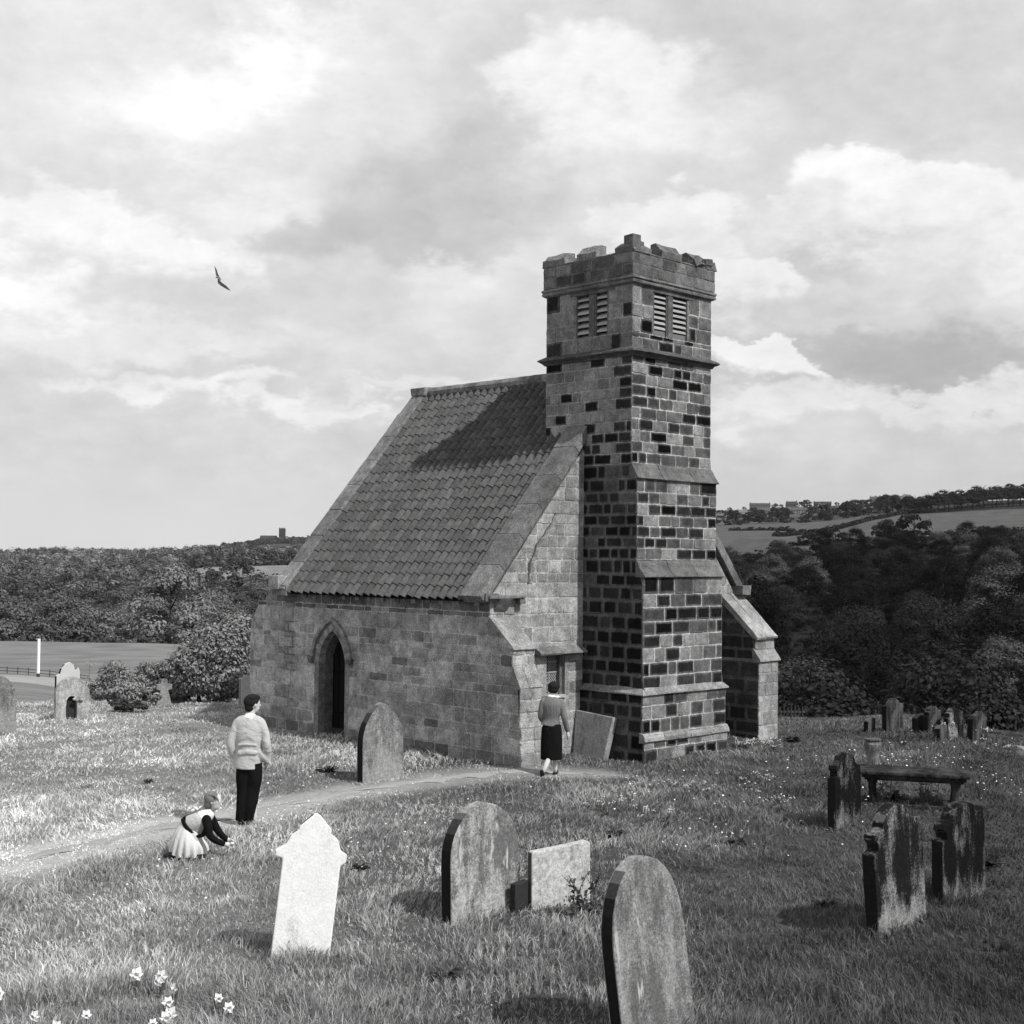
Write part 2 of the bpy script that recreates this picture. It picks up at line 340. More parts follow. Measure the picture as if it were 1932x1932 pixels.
PATH = [(-11.0, 13.9), (-8.0, 15.2), (-6.0, 16.4), (-4.6, 18.4), (-3.2, 20.6), (-1.9, 22.2), (-.9, 23.2), (.4, 23.75), (1.5, 23.9)]
PW = [.62, .60, .55, .5, .42, .42, .5, .45, .35]
def path_dist(x, y):
    x = np.asarray(x, float); y = np.asarray(y, float); best = np.full(x.shape, 99.)
    for (p, q, w0, w1) in zip(PATH[:-1], PATH[1:], PW[:-1], PW[1:]):
        dx, dy = q[0]-p[0], q[1]-p[1]; t = np.clip(((x-p[0])*dx+(y-p[1])*dy)/(dx*dx+dy*dy), 0, 1)
        dd = np.hypot(x-p[0]-t*dx, y-p[1]-t*dy)/(w0+(w1-w0)*t); best = np.minimum(best, dd)
    return best
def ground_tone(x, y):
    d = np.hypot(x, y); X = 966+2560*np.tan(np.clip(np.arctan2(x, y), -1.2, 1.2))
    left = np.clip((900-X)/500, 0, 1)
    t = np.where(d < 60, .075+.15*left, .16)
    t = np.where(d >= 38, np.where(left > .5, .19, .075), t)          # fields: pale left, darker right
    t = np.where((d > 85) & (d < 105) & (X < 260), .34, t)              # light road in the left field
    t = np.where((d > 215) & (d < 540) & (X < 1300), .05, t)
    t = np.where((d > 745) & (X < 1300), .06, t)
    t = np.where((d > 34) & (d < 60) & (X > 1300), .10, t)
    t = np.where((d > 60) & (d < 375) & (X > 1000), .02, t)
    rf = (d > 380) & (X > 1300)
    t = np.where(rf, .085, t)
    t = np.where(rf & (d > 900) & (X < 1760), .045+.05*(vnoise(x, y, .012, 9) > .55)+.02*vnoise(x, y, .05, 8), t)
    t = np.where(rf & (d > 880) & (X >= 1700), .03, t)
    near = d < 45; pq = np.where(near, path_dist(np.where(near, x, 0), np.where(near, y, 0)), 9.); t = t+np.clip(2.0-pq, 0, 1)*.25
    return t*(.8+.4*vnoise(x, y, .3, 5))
def make_ground():
    azs = np.concatenate([np.linspace(-pi, -.62, 40)[:-1], np.linspace(-.62, .62, 420), np.linspace(.62, pi, 40)[1:]])
    dd = np.concatenate([[.5, 2, 4], np.exp(np.linspace(np.log(6), np.log(4300), 310))])
    AZ, D = np.meshgrid(azs, dd); X = D*np.sin(AZ); Y = D*np.cos(AZ); Z = hgt(X, Y)
    n, m = AZ.shape; V = np.stack([X, Y, Z], -1).reshape(-1, 3)
    i = np.arange(n-1)[:, None]*m; j = np.arange(m-1)[None, :]
    F = np.stack([i+j, i+j+m, i+j+m+1, i+j+1], -1).reshape(-1, 4)
    me = bpy.data.meshes.new('ground'); me.vertices.add(len(V)); me.vertices.foreach_set('co', V.ravel().astype(np.float32))
    me.loops.add(F.size); me.loops.foreach_set('vertex_index', F.ravel().astype(np.int32)); me.polygons.add(len(F))
    me.polygons.foreach_set('loop_start', np.arange(0, F.size, 4, dtype=np.int32)); me.update(calc_edges=True); me.validate()
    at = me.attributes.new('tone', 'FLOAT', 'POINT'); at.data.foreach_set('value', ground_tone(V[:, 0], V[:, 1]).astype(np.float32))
    m_, g, b = new_mat('turf'); p = geo_pos(g)
    v = g.m('MULTIPLY', attr(g, 'tone'), g.m('ADD', .45, g.m('MULTIPLY', g.noise(p, 9, 6, .7).outputs[0], 1.1)))
    v = g.m('MULTIPLY', v, g.m('ADD', .75, g.m('MULTIPLY', g.noise(p, .35, 4, .6).outputs[0], .5)))
    setgrey(g, b, v); bump(g, b, g.noise(p, 30, 5, .7).outputs[0], .8, .04)
    me.materials.append(m_); me.shade_smooth(); o = bpy.data.objects.new('ground', me); link(o)
    tag(o, kind='structure')
make_ground()
def make_path():
    pts = []; n = 60
    P = [Vector((p[0], p[1], 0)) for p in PATH]; mb = MB(); rows = []
    for k in range(n+1):
        s = k/n*(len(P)-1); i = min(int(s), len(P)-2); t = s-i
        c = P[i].lerp(P[i+1], t); d = (P[i+1]-P[i]).normalized(); nrm = Vector((-d.y, d.x, 0)); w = (PW[i]*(1-t)+PW[i+1]*t)*.36
        rows.append([c+nrm*w*q*(1+.45*sin(k*1.3+q*3)+.4*sin(k*3.9+q*5))*min(1, (n-k)/8+.25) for q in (-1, -.5, 0, .5, 1)])
    vs = [Vector((q.x, q.y, H(q.x, q.y)+(.012 if 0 < j < 4 else .002))) for r in rows for j, q in enumerate(r)]
    mb.add(vs, [(i*5+j, i*5+j+1, i*5+j+6, i*5+j+5) for i in range(n) for j in range(4)], .26)
    m, g, b = new_mat('worn_path'); p = geo_pos(g)
    v = g.m('MULTIPLY', .33, g.m('ADD', .5, g.noise(p, 14, 6, .7).outputs[0])); setgrey(g, b, v); bump(g, b, g.noise(p, 40, 4, .7).outputs[0], .6, .02)
    tag(mb.build('path', m, smooth=True), kind='structure')
make_path()

# ------------------------------------------------------------------ the church
CHURCH = empty('church', W(1.2, 3.5, 0), 0, 'small old stone church with battlemented west tower and steep pantiled roof', 'church')
CM = Matrix.Translation(CHURCH.location)
def cbuild(mb, name, mats=M_STONE, smooth=False, bevel=0.0, parent=None):
    o = mb.build(name, mats, parent or CHURCH, smooth, bevel, local=CM); return o
def clip(poly, a, b):                       # keep the part left of a->b (2D)
    out = []; n = len(poly)
    def side(p): return (b[0]-a[0])*(p[1]-a[1])-(b[1]-a[1])*(p[0]-a[0])
    for i in range(n):
        p, q = poly[i], poly[(i+1) % n]; sp, sq = side(p), side(q)
        if sp >= 0: out.append(p)
        if (sp >= 0) != (sq >= 0):
            t = sp/(sp-sq); out.append((p[0]+(q[0]-p[0])*t, p[1]+(q[1]-p[1])*t))
    return out
def area(p): return .5*sum(p[i][0]*p[(i+1) % len(p)][1]-p[(i+1) % len(p)][0]*p[i][1] for i in range(len(p)))
def masonry(mb, P0, U, N, z0, z1, lo, hi, tonef, course=(.20, .24), width=(.25, .5), proud=(.003, .014), gap=.0095, holes=None, mortar=.36, seed=1, snap=None, inset=.35):
    """coursed stones: (s, z) -> P0 + U*s + z, proud along N. lo/hi: edges as functions of z; holes(z) -> list of (s0, s1)"""
    r = random.Random(seed); z = z0; Zv = Vector((0, 0, 1)); U = Vector(U); N = Vector(N); P0 = Vector(P0)
    T = lambda s, zz, n=0.0: P0+U*s+Zv*zz+N*n
    cuts = sorted(snap or []); shift = 0.0
    while z < z1-1e-4:
        h = r.uniform(*course); zt = z+h
        for c in cuts:
            if z+.02 < c < zt+.07: zt = c; break
        if z1-zt < course[0]*.55: zt = z1
        zm = (z+zt)/2; L0, L1, R0, R1 = lo(z+1e-4), lo(zt-1e-4), hi(z+1e-4), hi(zt-1e-4)
        segs = [(min(L0, L1), max(R0, R1))]
        for (a, b) in (holes(zm) if holes else []):
            ns = []
            for s0, s1 in segs:
                if b <= s0 or a >= s1: ns.append((s0, s1)); continue
                if a > s0: ns.append((s0, a))
                if b < s1: ns.append((b, s1))
            segs = ns
        trap = [(L0, z), (R0, z), (R1, zt), (L1, zt)]
        def cut(poly):
            for i in range(4): 
                if poly: poly = clip(poly, trap[i], trap[(i+1) % 4])
            return poly
        for s0, s1 in segs:
            q = cut([(s0, z), (s1, z), (s1, zt), (s0, zt)])
            if len(q) < 3 or area(q) < 1e-4: continue
            mb.add([T(a, b) for a, b in q], [tuple(range(len(q)))], mortar*r.uniform(.85, 1.15), 0)
            s = s0-r.uniform(0, width[0]*.6) if s0 == min(L0, L1) and False else s0
            first = True
            while s < s1-1e-4:
                w = r.uniform(*width)*(1.0 if not first else r.uniform(.55, 1.15)); first = False
                e = s+w
                if s1-e < width[0]*.6: e = s1
                g_ = gap*r.uniform(.7, 1.5); x0 = s+g_*.8; x1 = e-g_*.8; y0 = z+g_*.8; y1 = zt-g_*.8
                if s == s0: x0 = s-.0 
                if e == s1: x1 = e+.0
                c = min(x1-x0, y1-y0)*.5
                cr = min(.034, c*.6)*r.uniform(.3, 1)
                out = []; jj = .0085
                def ed(p, q_, k):
                    for i in range(k): t = (i+.5)/k; out.append((p[0]+(q_[0]-p[0])*t+r.uniform(-jj, jj), p[1]+(q_[1]-p[1])*t+r.uniform(-jj, jj)))
                kx = max(2, int((x1-x0)/.09)); ky = max(1, int((y1-y0)/.09))
                out.append((x0+cr, y0)); ed((x0+cr, y0), (x1-cr, y0), kx); out.append((x1-cr, y0)); out.append((x1-cr*.3, y0+cr*.3))
                out.append((x1, y0+cr)); ed((x1, y0+cr), (x1, y1-cr), ky); out.append((x1, y1-cr)); out.append((x1-cr*.3, y1-cr*.3))
                out.append((x1-cr, y1)); ed((x1-cr, y1), (x0+cr, y1), kx); out.append((x0+cr, y1)); out.append((x0+cr*.3, y1-cr*.3))
                out.append((x0, y1-cr)); ed((x0, y1-cr), (x0, y0+cr), ky); out.append((x0, y0+cr)); out.append((x0+cr*.3, y0+cr*.3))
                sloped = abs(L1-L0) > 1e-3 or abs(R1-R0) > 1e-3
                if sloped: out = cut(out)
                if len(out) >= 5 and area(out) > .0015:
                    cx = sum(p[0] for p in out)/len(out); cy = sum(p[1] for p in out)/len(out)
                    hx = (x1-x0)/2; hy = (y1-y0)/2
                    pr = r.uniform(*proud); tn = tonef(cx, cy, r); n = len(out)
                    tx, ty = r.uniform(-.012, .012), r.uniform(-.015, .015)
                    def ring(k):
                        res = []
                        for (a, b) in out:
                            dx, dy = a-cx, b-cy; fx = max(0, 1-k/max(hx, .03)); fy = max(0, 1-k/max(hy, .03)); res.append((cx+dx*fx, cy+dy*fy))
                        return res
                    r1 = ring(.008); r2 = ring(min(hx, hy)*inset)
                    vs = [T(a, b, -.003) for a, b in out]+[T(a, b, pr+(a-cx)*tx+(b-cy)*ty) for a, b in r1]+[T(a, b, pr+.002+(a-cx)*tx+(b-cy)*ty) for a, b in r2]
                    fs = [(i, (i+1) % n, n+(i+1) % n, n+i) for i in range(n)]+[(n+i, n+(i+1) % n, 2*n+(i+1) % n, 2*n+i) for i in range(n)]+[tuple(range(2*n, 3*n))]
                    mb.add(vs, fs, tn, [0]*n+[0.0]*n+[1.0]*n)
                s = e
        z = zt
def band(mb, u0, u1, v0, v1, prof, tone, frame=W):
    """moulding round a rectangle, profile = [(out, z)...] closed loop"""
    cs = [(u0, v0, -1, -1), (u1, v0, 1, -1), (u1, v1, 1, 1), (u0, v1, -1, 1)]; n = len(prof); vs = []
    segs = []
    for i in range(4):
        a = cs[i]; b = cs[(i+1) % 4]; k = 9
        for t in range(k): segs.append((a, b, t/k))
    for a, b, t in segs:
        for o, z in prof:
            pa = (a[0]+a[2]*o, a[1]+a[3]*o); pb = (b[0]+b[2]*o, b[1]+b[3]*o); j = 0 if t == 0 else .006
            vs.append(frame(pa[0]+(pb[0]-pa[0])*t+random.uniform(-j, j), pa[1]+(pb[1]-pa[1])*t+random.uniform(-j, j), z+random.uniform(-.005, .005)))
    m = len(segs)
    mb.add(vs, [(i*n+j, ((i+1) % m)*n+j, ((i+1) % m)*n+(j+1) % n, i*n+(j+1) % n) for i in range(m) for j in range(n)], tone)

TW, TD = 2.43, 2.25
def vfront(z):                               # west face steps out downwards
    if z > 5.56: return 0.0
    if z > 5.27: return -.15*(5.56-z)/.29
    if z > 3.74: return -.15
    if z > 3.42: return -.15-.16*(3.74-z)/.32
    if z > 1.33: return -.31
    if z > .50: return -.36
    return -.41
def tone_front(u, z, r):
    pd = .26 if z > 7.7 else .25 if z > 6.8 else .40 if z > 1.3 else .32
    k = r.random()
    if k < pd: return r.choice([.006, .009, .014, .02, .03])
    if k < pd+.30: return r.uniform(.04, .11)
    return r.uniform(.11, .27)
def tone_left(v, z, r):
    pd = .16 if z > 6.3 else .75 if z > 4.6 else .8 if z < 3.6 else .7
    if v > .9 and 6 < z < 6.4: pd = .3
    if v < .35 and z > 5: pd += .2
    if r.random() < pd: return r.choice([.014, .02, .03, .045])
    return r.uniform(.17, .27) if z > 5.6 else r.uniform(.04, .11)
tower = MB()
snaps = [.50, 1.30, 3.44, 3.74, 5.27, 5.56, 7.66, 8.05, 8.9]
NU, NV = -A, -B
def fr(z0, z1, v, seed, course, width, holes=None):
    masonry(tower, W(0, v, 0), A, -B, z0, z1, lambda z: (-.002 if z > 1.3 else -.062), lambda z: (TW+.002 if z > 1.3 else TW+.06), tone_front, course, width, seed=seed, holes=holes, mortar=.40, snap=snaps, inset=.5)
WF = lambda z: [(.60, 1.72)] if 8.02 < z < 8.90 else []
WL = lambda z: [(.60, 1.50)] if 7.96 < z < 8.90 else []
fr(-.4, .50, -.41, 11, (.26, .34), (.3, .5)); fr(.50, 1.28, -.36, 12, (.25, .28), (.25, .42)); fr(1.3, 3.46, -.31, 13, (.245, .285), (.26, .60))
fr(3.7, 5.29, -.15, 14, (.20, .225), (.24, .52)); fr(5.52, 7.66, 0, 15, (.20, .225), (.24, .52)); fr(7.70, 9.02, 0, 16, (.24, .30), (.25, .5), WF)
def lf(z0, z1, seed, course, width, hi=TD, holes=None, u=-.0, lo=None):
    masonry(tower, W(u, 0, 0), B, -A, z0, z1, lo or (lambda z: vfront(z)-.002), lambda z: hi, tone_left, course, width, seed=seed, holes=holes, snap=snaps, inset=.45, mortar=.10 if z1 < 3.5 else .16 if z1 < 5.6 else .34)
lf(-.4, .50, 21, (.26, .34), (.3, .5), 1.35, u=-.06); lf(.50, 1.28, 22, (.25, .28), (.3, .5), 1.35, u=-.06); lf(1.3, 3.46, 23, (.245, .285), (.3, .55), 1.35)
lf(3.46, 5.54, 24, (.20, .225), (.2, .42), 1.35); lf(5.54, 7.66, 25, (.20, .225), (.22, .45)); lf(7.70, 9.02, 26, (.24, .30), (.25, .5), holes=WL)
# other two faces and the solid core
masonry(tower, W(TW, 0, 0), B, A, -.4, 9.02, lambda z: vfront(z), lambda z: TD, tone_front, (.21, .26), (.25, .5), seed=31)
masonry(tower, W(0, TD, 0), A, B, 5.5, 9.02, lambda z: 0, lambda z: TW, tone_left, (.21, .26), (.25, .5), seed=32)
tower.uvbox(.36, TW-.3, .36, TD-.3, 5, 9.3, .03)
tower.uvbox(.05, TW-.05, .05, TD-.02, -.4, 7.6, .1)
T_OBJ = cbuild(tower, 'tower')
T_OBJ['label'] = 'square stone tower of dark and pale blocks with wide mortar joints'
sc = MB()
band(sc, 0, TW, 0, TD, [(.0, 7.775), (.125, 7.70), (.135, 7.672), (.10, 7.65), (.055, 7.625), (.03, 7.585), (-.01, 7.58)], .018); cbuild(sc, 'string_course')
sc = MB(); band(sc, 0, TW, 0, TD, [(.02, 9.13), (.075, 9.11), (.085, 9.07), (.06, 9.04), (.075, 9.02), (.07, 8.985), (.02, 8.955), (-.01, 8.95)], .17); cbuild(sc, 'string_course')
sc = MB(); band(sc, 0, TW, -.31, 1.1, [(-.01, 1.37), (.045, 1.30), (.10, 1.245), (.105, 1.22), (.05, 1.21), (-.01, 1.20)], .26); cbuild(sc, 'plinth_moulding')
def slab(mb, u0, u1, pts, tone, k=3, j=.008):
    """weathering: polygon (v, z) extruded along u, in k slabs with joints"""
    xs = [u0+(u1-u0)*i/k+(random.uniform(-.1, .1) if 0 < i < k else 0) for i in range(k+1)]
    for a, b in zip(xs[:-1], xs[1:]):
        P = [(v+random.uniform(-j, j), z+random.uniform(-j, j)) for v, z in pts]
        mb.prism([W(a+.004, v, z) for v, z in P], A*(b-a-.008), tone*random.uniform(.85, 1.15))
ws = MB()
slab(ws, -.02, TW+.03, [(.02, 5.58), (-.06, 5.50), (-.085, 5.43), (-.17, 5.31), (-.205, 5.275), (-.205, 5.255), (-.10, 5.25), (.02, 5.25)], .13)
cbuild(ws, 'weathering', bevel=.006); ws = MB()
slab(ws, -.02, TW+.03, [(-.12, 3.78), (-.20, 3.66), (-.225, 3.60), (-.33, 3.47), (-.365, 3.435), (-.365, 3.41), (-.28, 3.40), (-.12, 3.40)], .14)
cbuild(ws, 'weathering', bevel=.006)
cap = MB(); slab(cap, -.09, TW+.09, [(-.30, .53), (-.40, .50), (-.45, .43), (-.45, .36), (-.41, .33), (-.3, .33)], .27, 4); cbuild(cap, 'plinth_course', bevel=.012)

# parapet and merlons
def tone_par(s, z, r): return r.choice([.10, .13, .16, .18, .20, .06])
par = MB()
o_ = .05
masonry(par, W(0, -o_, 0), A, -B, 9.12, 9.56, lambda z: -o_, lambda z: TW+o_, tone_par, (.2, .24), (.3, .7), seed=41, mortar=.2, gap=.006)
masonry(par, W(-o_, 0, 0), B, -A, 9.12, 9.56, lambda z: -o_, lambda z: TD+o_, tone_par, (.2, .24), (.3, .7), seed=42, mortar=.2, gap=.006, holes=lambda z: [(1.04, 1.16)] if z < 9.40 and z > 9.3 or 9.2 < z < 9.4 else [])
masonry(par, W(TW+o_, 0, 0), B, A, 9.12, 9.56, lambda z: -o_, lambda z: TD+o_, tone_par, (.2, .24), (.3, .7), seed=43, mortar=.2)
masonry(par, W(0, TD+o_, 0), A, B, 9.12, 9.56, lambda z: -o_, lambda z: TW+o_, tone_par, (.2, .24), (.3, .7), seed=44, mortar=.2)
for (a, b, c, d) in ((-o_+.004, TW+o_-.004, -o_+.004, .24), (-o_+.004, TW+o_-.004, TD-.24, TD+o_-.004), (-o_+.004, .24, .24, TD-.24), (TW-.24, TW+o_-.004, .24, TD-.24)):
    par.uvbox(a, b, c, d, 9.10, 9.565, .15)
def cope(mb, side, s0, s1, zt, zf, tone=.16, jag=0.0, z0=9.56, flat=.16):
    """merlon with a sloped coping; side picks the parapet it stands on"""
    d = .30; r = lambda: random.uniform(-jag, jag) if jag else 0
    prof = [(-.012, z0), (-.02, zf), (.05+r(), zf+.035), (flat, zt), (d, zt-.01), (d, z0)]
    def pt(s, o, z):
        if side == 'f': return W(s, -o_+o, z)
        if side == 'l': return W(-o_+o, s, z)
        if side == 'r': return W(TW+o_-o, s, z)
        return W(s, TD+o_-o, z)
    k = max(2, int((s1-s0)/.16)); n = len(prof); vs = []
    for i in range(k+1):
        s = s0+(s1-s0)*i/k; e = jag*1.5 if i in (0, k) else jag
        for o, z in prof: vs.append(pt(s+random.uniform(-1, 1)*e, o+r(), z+(random.uniform(-1, .4)*e*1.6 if z > z0 else 0)))
    fs = [(i*n+j, (i+1)*n+j, (i+1)*n+(j+1) % n, i*n+(j+1) % n) for i in range(k) for j in range(n)]
    mb.add(vs, fs+[tuple(range(n)), tuple(range(k*n, k*n+n))], tone)
for sd, s0, s1, zt, zf, jg in (('l', 1.72, 2.33, 9.84, 9.70, .012), ('l', .88, 1.40, 9.86, 9.70, .008), ('f', .80, 1.42, 9.87, 9.72, .012),
                               ('f', 1.80, 2.52, 9.84, 9.70, .045), ('r', .8, 1.4, 9.86, 9.7, .01), ('r', 1.8, 2.3, 9.84, 9.7, .01), ('b', .2, .6, 9.84, 9.7, .01), ('b', .95, 1.5, 9.86, 9.7, .01)):
    m_ = MB(); cope(m_, sd, s0, s1, zt, zf, .15 if sd != 'l' else .2, jg); cbuild(m_, 'merlon', bevel=.01)
m_ = MB(); cope(m_, 'l', -.06, .40, 9.80, 9.68, .1, .01); cope(m_, 'f', -.05, .46, 9.76, 9.66, .2, .03)
m_.uvbox(-.06, .15, -.06, .17, 9.62, 9.90, .05, j=.02); m_.uvbox(-.068, .40, -.068, .03, 9.60, 9.64, .12, j=.008); cbuild(m_, 'merlon', bevel=.014)
m_ = MB(); 
for k in range(6): m_.uvbox(2.1+.05*k, 2.26+.05*k, -.08+.01*k, .16, 9.58, 9.70+.03*((k*5) % 4), .07+.05*(k % 3), j=.035)
cbuild(m_, 'broken_coping', bevel=.012)
for sd, spans in (('l', ((.40, .88), (1.40, 1.72))), ('f', ((.46, .80), (1.42, 1.80)))):
    for s0, s1 in spans: sill = MB(); cope(sill, sd, s0+.005, s1-.005, 9.625, 9.575, .2, .006, 9.558); cbuild(sill, 'crenel_sill', bevel=.006)
cbuild(par, 'parapet')

# belfry windows
def belfry(P, U, N, s0, s1, m0, m1, z0, z1, zl):
    """louvred two-light window; P origin on the wall face, U along it, N outward"""
    Z = Vector((0, 0, 1)); U = Vector(U); N = Vector(N)
    T = lambda s, n, z: P+U*s+N*n+Z*z
    def bx(mb, a, b, n0, n1, c, d, t, j=0):
        rr = lambda: random.uniform(-j, j) if j else 0
        mb.hexa([T(x+rr(), n+rr(), z+rr()) for x, n, z in ((a,n0,c),(b,n0,c),(b,n1,c),(a,n1,c),(a,n0,d),(b,n0,d),(b,n1,d),(a,n1,d))], t)
    f = MB(); rec = -.30
    bx(f, s0-.055, s0, rec, -.004, z0, z1+.01, .14); bx(f, s1, s1+.055, rec, -.004, z0, z1+.01, .20); bx(f, s0-.2, s1+.15, rec, .012, z1, z1+.10, .12, .004)
    bx(f, s0-.05, s1+.05, rec, .004, z0-.07, z0, .17); bx(f, s0, s1, rec-.02, rec, z0, z1, .01)
    w = cbuild(f, 'belfry_window', bevel=.004)
    mu = MB(); bx(mu, m0, m1, rec, -.015, z0, z1, .10); bx(mu, m0+.03, m1-.03, -.015, .0, z0, z1, .12); cbuild(mu, 'mullion', bevel=.008, parent=None).parent = w
    for a, b, n in ((s0, m0, 7), (m1, s1, 7)):
        lv = MB(); st = (z1-zl)/n
        for i in range(n):
            zz = zl+st*(i+.15)
            vs = [T(a+.006, -.035, zz), T(b-.006, -.035, zz), T(b-.006, -.17, zz+st*.80), T(a+.006, -.17, zz+st*.80)]
            q = [p+Vector((0, 0, .034)) for p in vs]; lv.hexa([vs[0], vs[1], vs[2], vs[3], q[0], q[1], q[2], q[3]], .38*random.uniform(.8, 1.1))
        if zl > z0+.05: bx(lv, a, b, -.2, -.05, z0, zl-.01, .17)
        cbuild(lv, 'louvre', M_LOUV).parent = w
M_LOUV = tone_mat('louvre_boards', noise=25, amt=.2)
belfry(W(0, 0, 0), B, -A, .645, 1.45, .94, 1.13, 7.97, 8.89, 7.98)
belfry(W(0, 0, 0), A, -B, .645, 1.67, 1.03, 1.235, 8.03, 8.88, 8.17)

# ------------------------------------------------------------------ nave
UN, UR = -2.5, 4.93; RU = 1.215; RZ = 7.52; SL = (RZ-3.02)/(RU-(-2.66))   # roof slope
VE0, VE1 = 7.12, 7.58                      # east gable coping
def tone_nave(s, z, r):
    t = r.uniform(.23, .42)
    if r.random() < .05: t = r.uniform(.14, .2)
    if z > 2.62: t *= r.choice([.35, .5, .7])  # eaves shade and soot painted into the top courses
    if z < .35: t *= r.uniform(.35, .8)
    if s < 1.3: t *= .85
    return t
def lo_n(z):
    if z < 1.46: return .37+.09*(z/1.46)
    if z < 1.80: return .47+(z-1.46)*.30
    if z < 2.12: return .60
    if z < 2.65: return .60+(z-2.12)*1.25
    return 1.22
def hi_n(z): return 8.84 if z < 2.3 else 8.78 if z < 2.5 else 8.55 if z < 2.75 else 8.3 if z < 2.85 else 8.12
DC, DH, ZS = 5.87, .44, 1.50; DR = .80      # door centre, half width, springing, arc radius
def arch_w(z, off=0.0):
    if z <= ZS: return DH+off
    r = DR+off; c = DR-DH; k = r*r-(z-ZS)**2
    return max(0, sqrt(k)-c) if k > 0 else 0
def hole_d(z):
    w = arch_w(z, .13) if z > 0 else DH+.13
    return [(DC-w, DC+w)] if w > .01 and z < 2.32 else []
nave = MB()
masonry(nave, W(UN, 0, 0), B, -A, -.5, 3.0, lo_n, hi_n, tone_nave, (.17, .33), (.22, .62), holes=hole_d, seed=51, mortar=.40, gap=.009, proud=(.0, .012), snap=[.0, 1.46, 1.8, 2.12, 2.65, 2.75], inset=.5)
nave.uvbox(UN+.03, UN+.5, 1.3, 5.3, -.4, 2.95, .2); nave.uvbox(UN+.03, UN+.5, 6.45, 8.6, -.4, 2.4, .2); nave.uvbox(UN+.03, UN+.5, 6.45, 8.05, 2.4, 2.98, .2); nave.uvbox(UN+.03, UN+.5, 5.3, 6.45, 2.33, 2.95, .2)
for k in range(9):                           # broken top of the east stub
    v = 8.0+.1*k; zt = (3.0 if v < 8.1 else 2.85-(v-8.1)*.75)
    nave.uvbox(UN+.01, UN+.45, v, v+.13, zt-.18, zt+random.uniform(-.02, .07), random.uniform(.08, .2), j=.03)
masonry(nave, W(UN+.6, VE1+1.14, 0), A*-1, B, -.5, 2.4, lambda z: 0, lambda z: .6, tone_nave, (.2, .3), (.25, .6), seed=52)
nave.uvbox(UR-.5, UR, 1.3, 7.6, -.8, 3.0, .2)
# wall head, darkened with painted eaves shade and soot, with small corbels
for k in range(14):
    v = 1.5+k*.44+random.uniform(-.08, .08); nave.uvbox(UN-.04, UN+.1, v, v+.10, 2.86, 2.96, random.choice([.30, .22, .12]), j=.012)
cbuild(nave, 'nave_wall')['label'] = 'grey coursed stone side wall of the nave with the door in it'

gab = MB()
def glo(z): return -2.5 if z < 3.0 else -2.5+(z-3.0)/SL*1.0
def ghi(z): return 0.02
def tone_gab(s, z, r):
    t = r.uniform(.24, .40)
    return t*.7 if r.random() < .12 else t
masonry(gab, W(0, 1.2, 0), A, -B, -.4, 6.15, lambda z: glo(z)+.0, ghi, tone_gab, (.16, .30), (.2, .6), seed=61, mortar=.40, gap=.009, holes=lambda z: [(-1.27, -.40)] if 1.14 < z < 1.96 else [], snap=[1.15, 1.95, 3.0], proud=(0, .012), inset=.5)
masonry(gab, W(0, 1.2, 0), A, -B, -.4, 6.1, lambda z: TW-.02, lambda z: UR if z < 3.0 else UR-(z-3.0)/SL, tone_gab, (.18, .30), (.25, .6), seed=62)
gab.prism([W(-2.45, 1.23, -.4), W(UR-.05, 1.23, -.4), W(UR-.05, 1.23, 3.0), W(RU, 1.23, RZ-.12), W(-2.45, 1.23, 3.0)], B*.35, .2) if False else None
for a, b, z0_, z1_ in ((-2.47, -1.28, -.4, 3.0), (-1.28, -.40, -.4, 1.13), (-1.28, -.4, 1.97, 3.0), (-.4, UR-.03, -.4, 3.0)):
    gab.uvbox(a, b, 1.235, 1.6, z0_, z1_, .2)
gab.prism([W(-2.44, 1.235, 3.0), W(UR-.06, 1.235, 3.0), W(RU, 1.235, RZ-.14)], B*.36, .2)
cbuild(gab, 'gable_wall')['label'] = 'sunlit west gable wall beside the tower'
eg = MB()
eg.prism([W(-2.5, VE0+.05, -.4), W(UR-.02, VE0+.05, -.4), W(UR-.02, VE0+.05, 3.0), W(RU, VE0+.05, RZ-.1), W(-2.5, VE0+.05, 3.0)], B*(VE1-VE0-.08), .25); cbuild(eg, 'gable_wall')
# old roof scar on the gable: a ledge, its shadow painted as a dark strip
ck = MB(); rc = random.Random(4); pts = [(-.80, 4.62), (-.95, 4.40), (-1.12, 4.20), (-1.30, 4.04), (-1.38, 3.86), (-1.50, 3.66), (-1.50, 3.45), (-1.53, 3.27)]
pts = [(a+(c-a)*k/4+rc.uniform(-.02, .02), b+(d-b)*k/4+rc.uniform(-.01, .01)) for (a, b), (c, d) in zip(pts[:-1], pts[1:]) for k in range(4)]+[pts[-1]]
for (a, b), (c, d) in zip(pts[:-1], pts[1:]):
    w = (.008 if b > 4.1 else .022)*rc.uniform(.5, 1.4)
    ck.hexa([W(a-w, 1.18, b), W(a+w, 1.18, b), W(a+w, 1.21, b), W(a-w, 1.21, b), W(c-w, 1.18, d), W(c+w, 1.18, d), W(c+w, 1.21, d), W(c-w, 1.21, d)], .015)
for (a, b), (c, d) in zip(pts[:-1], pts[1:]): ck.hexa([W(a+.02, 1.183, b), W(a+.10, 1.183, b), W(a+.10, 1.21, b), W(a+.02, 1.21, b), W(c+.02, 1.183, d), W(c+.10, 1.183, d), W(c+.10, 1.21, d), W(c+.02, 1.21, d)], rc.uniform(.18, .32))
cbuild(ck, 'roof_scar')

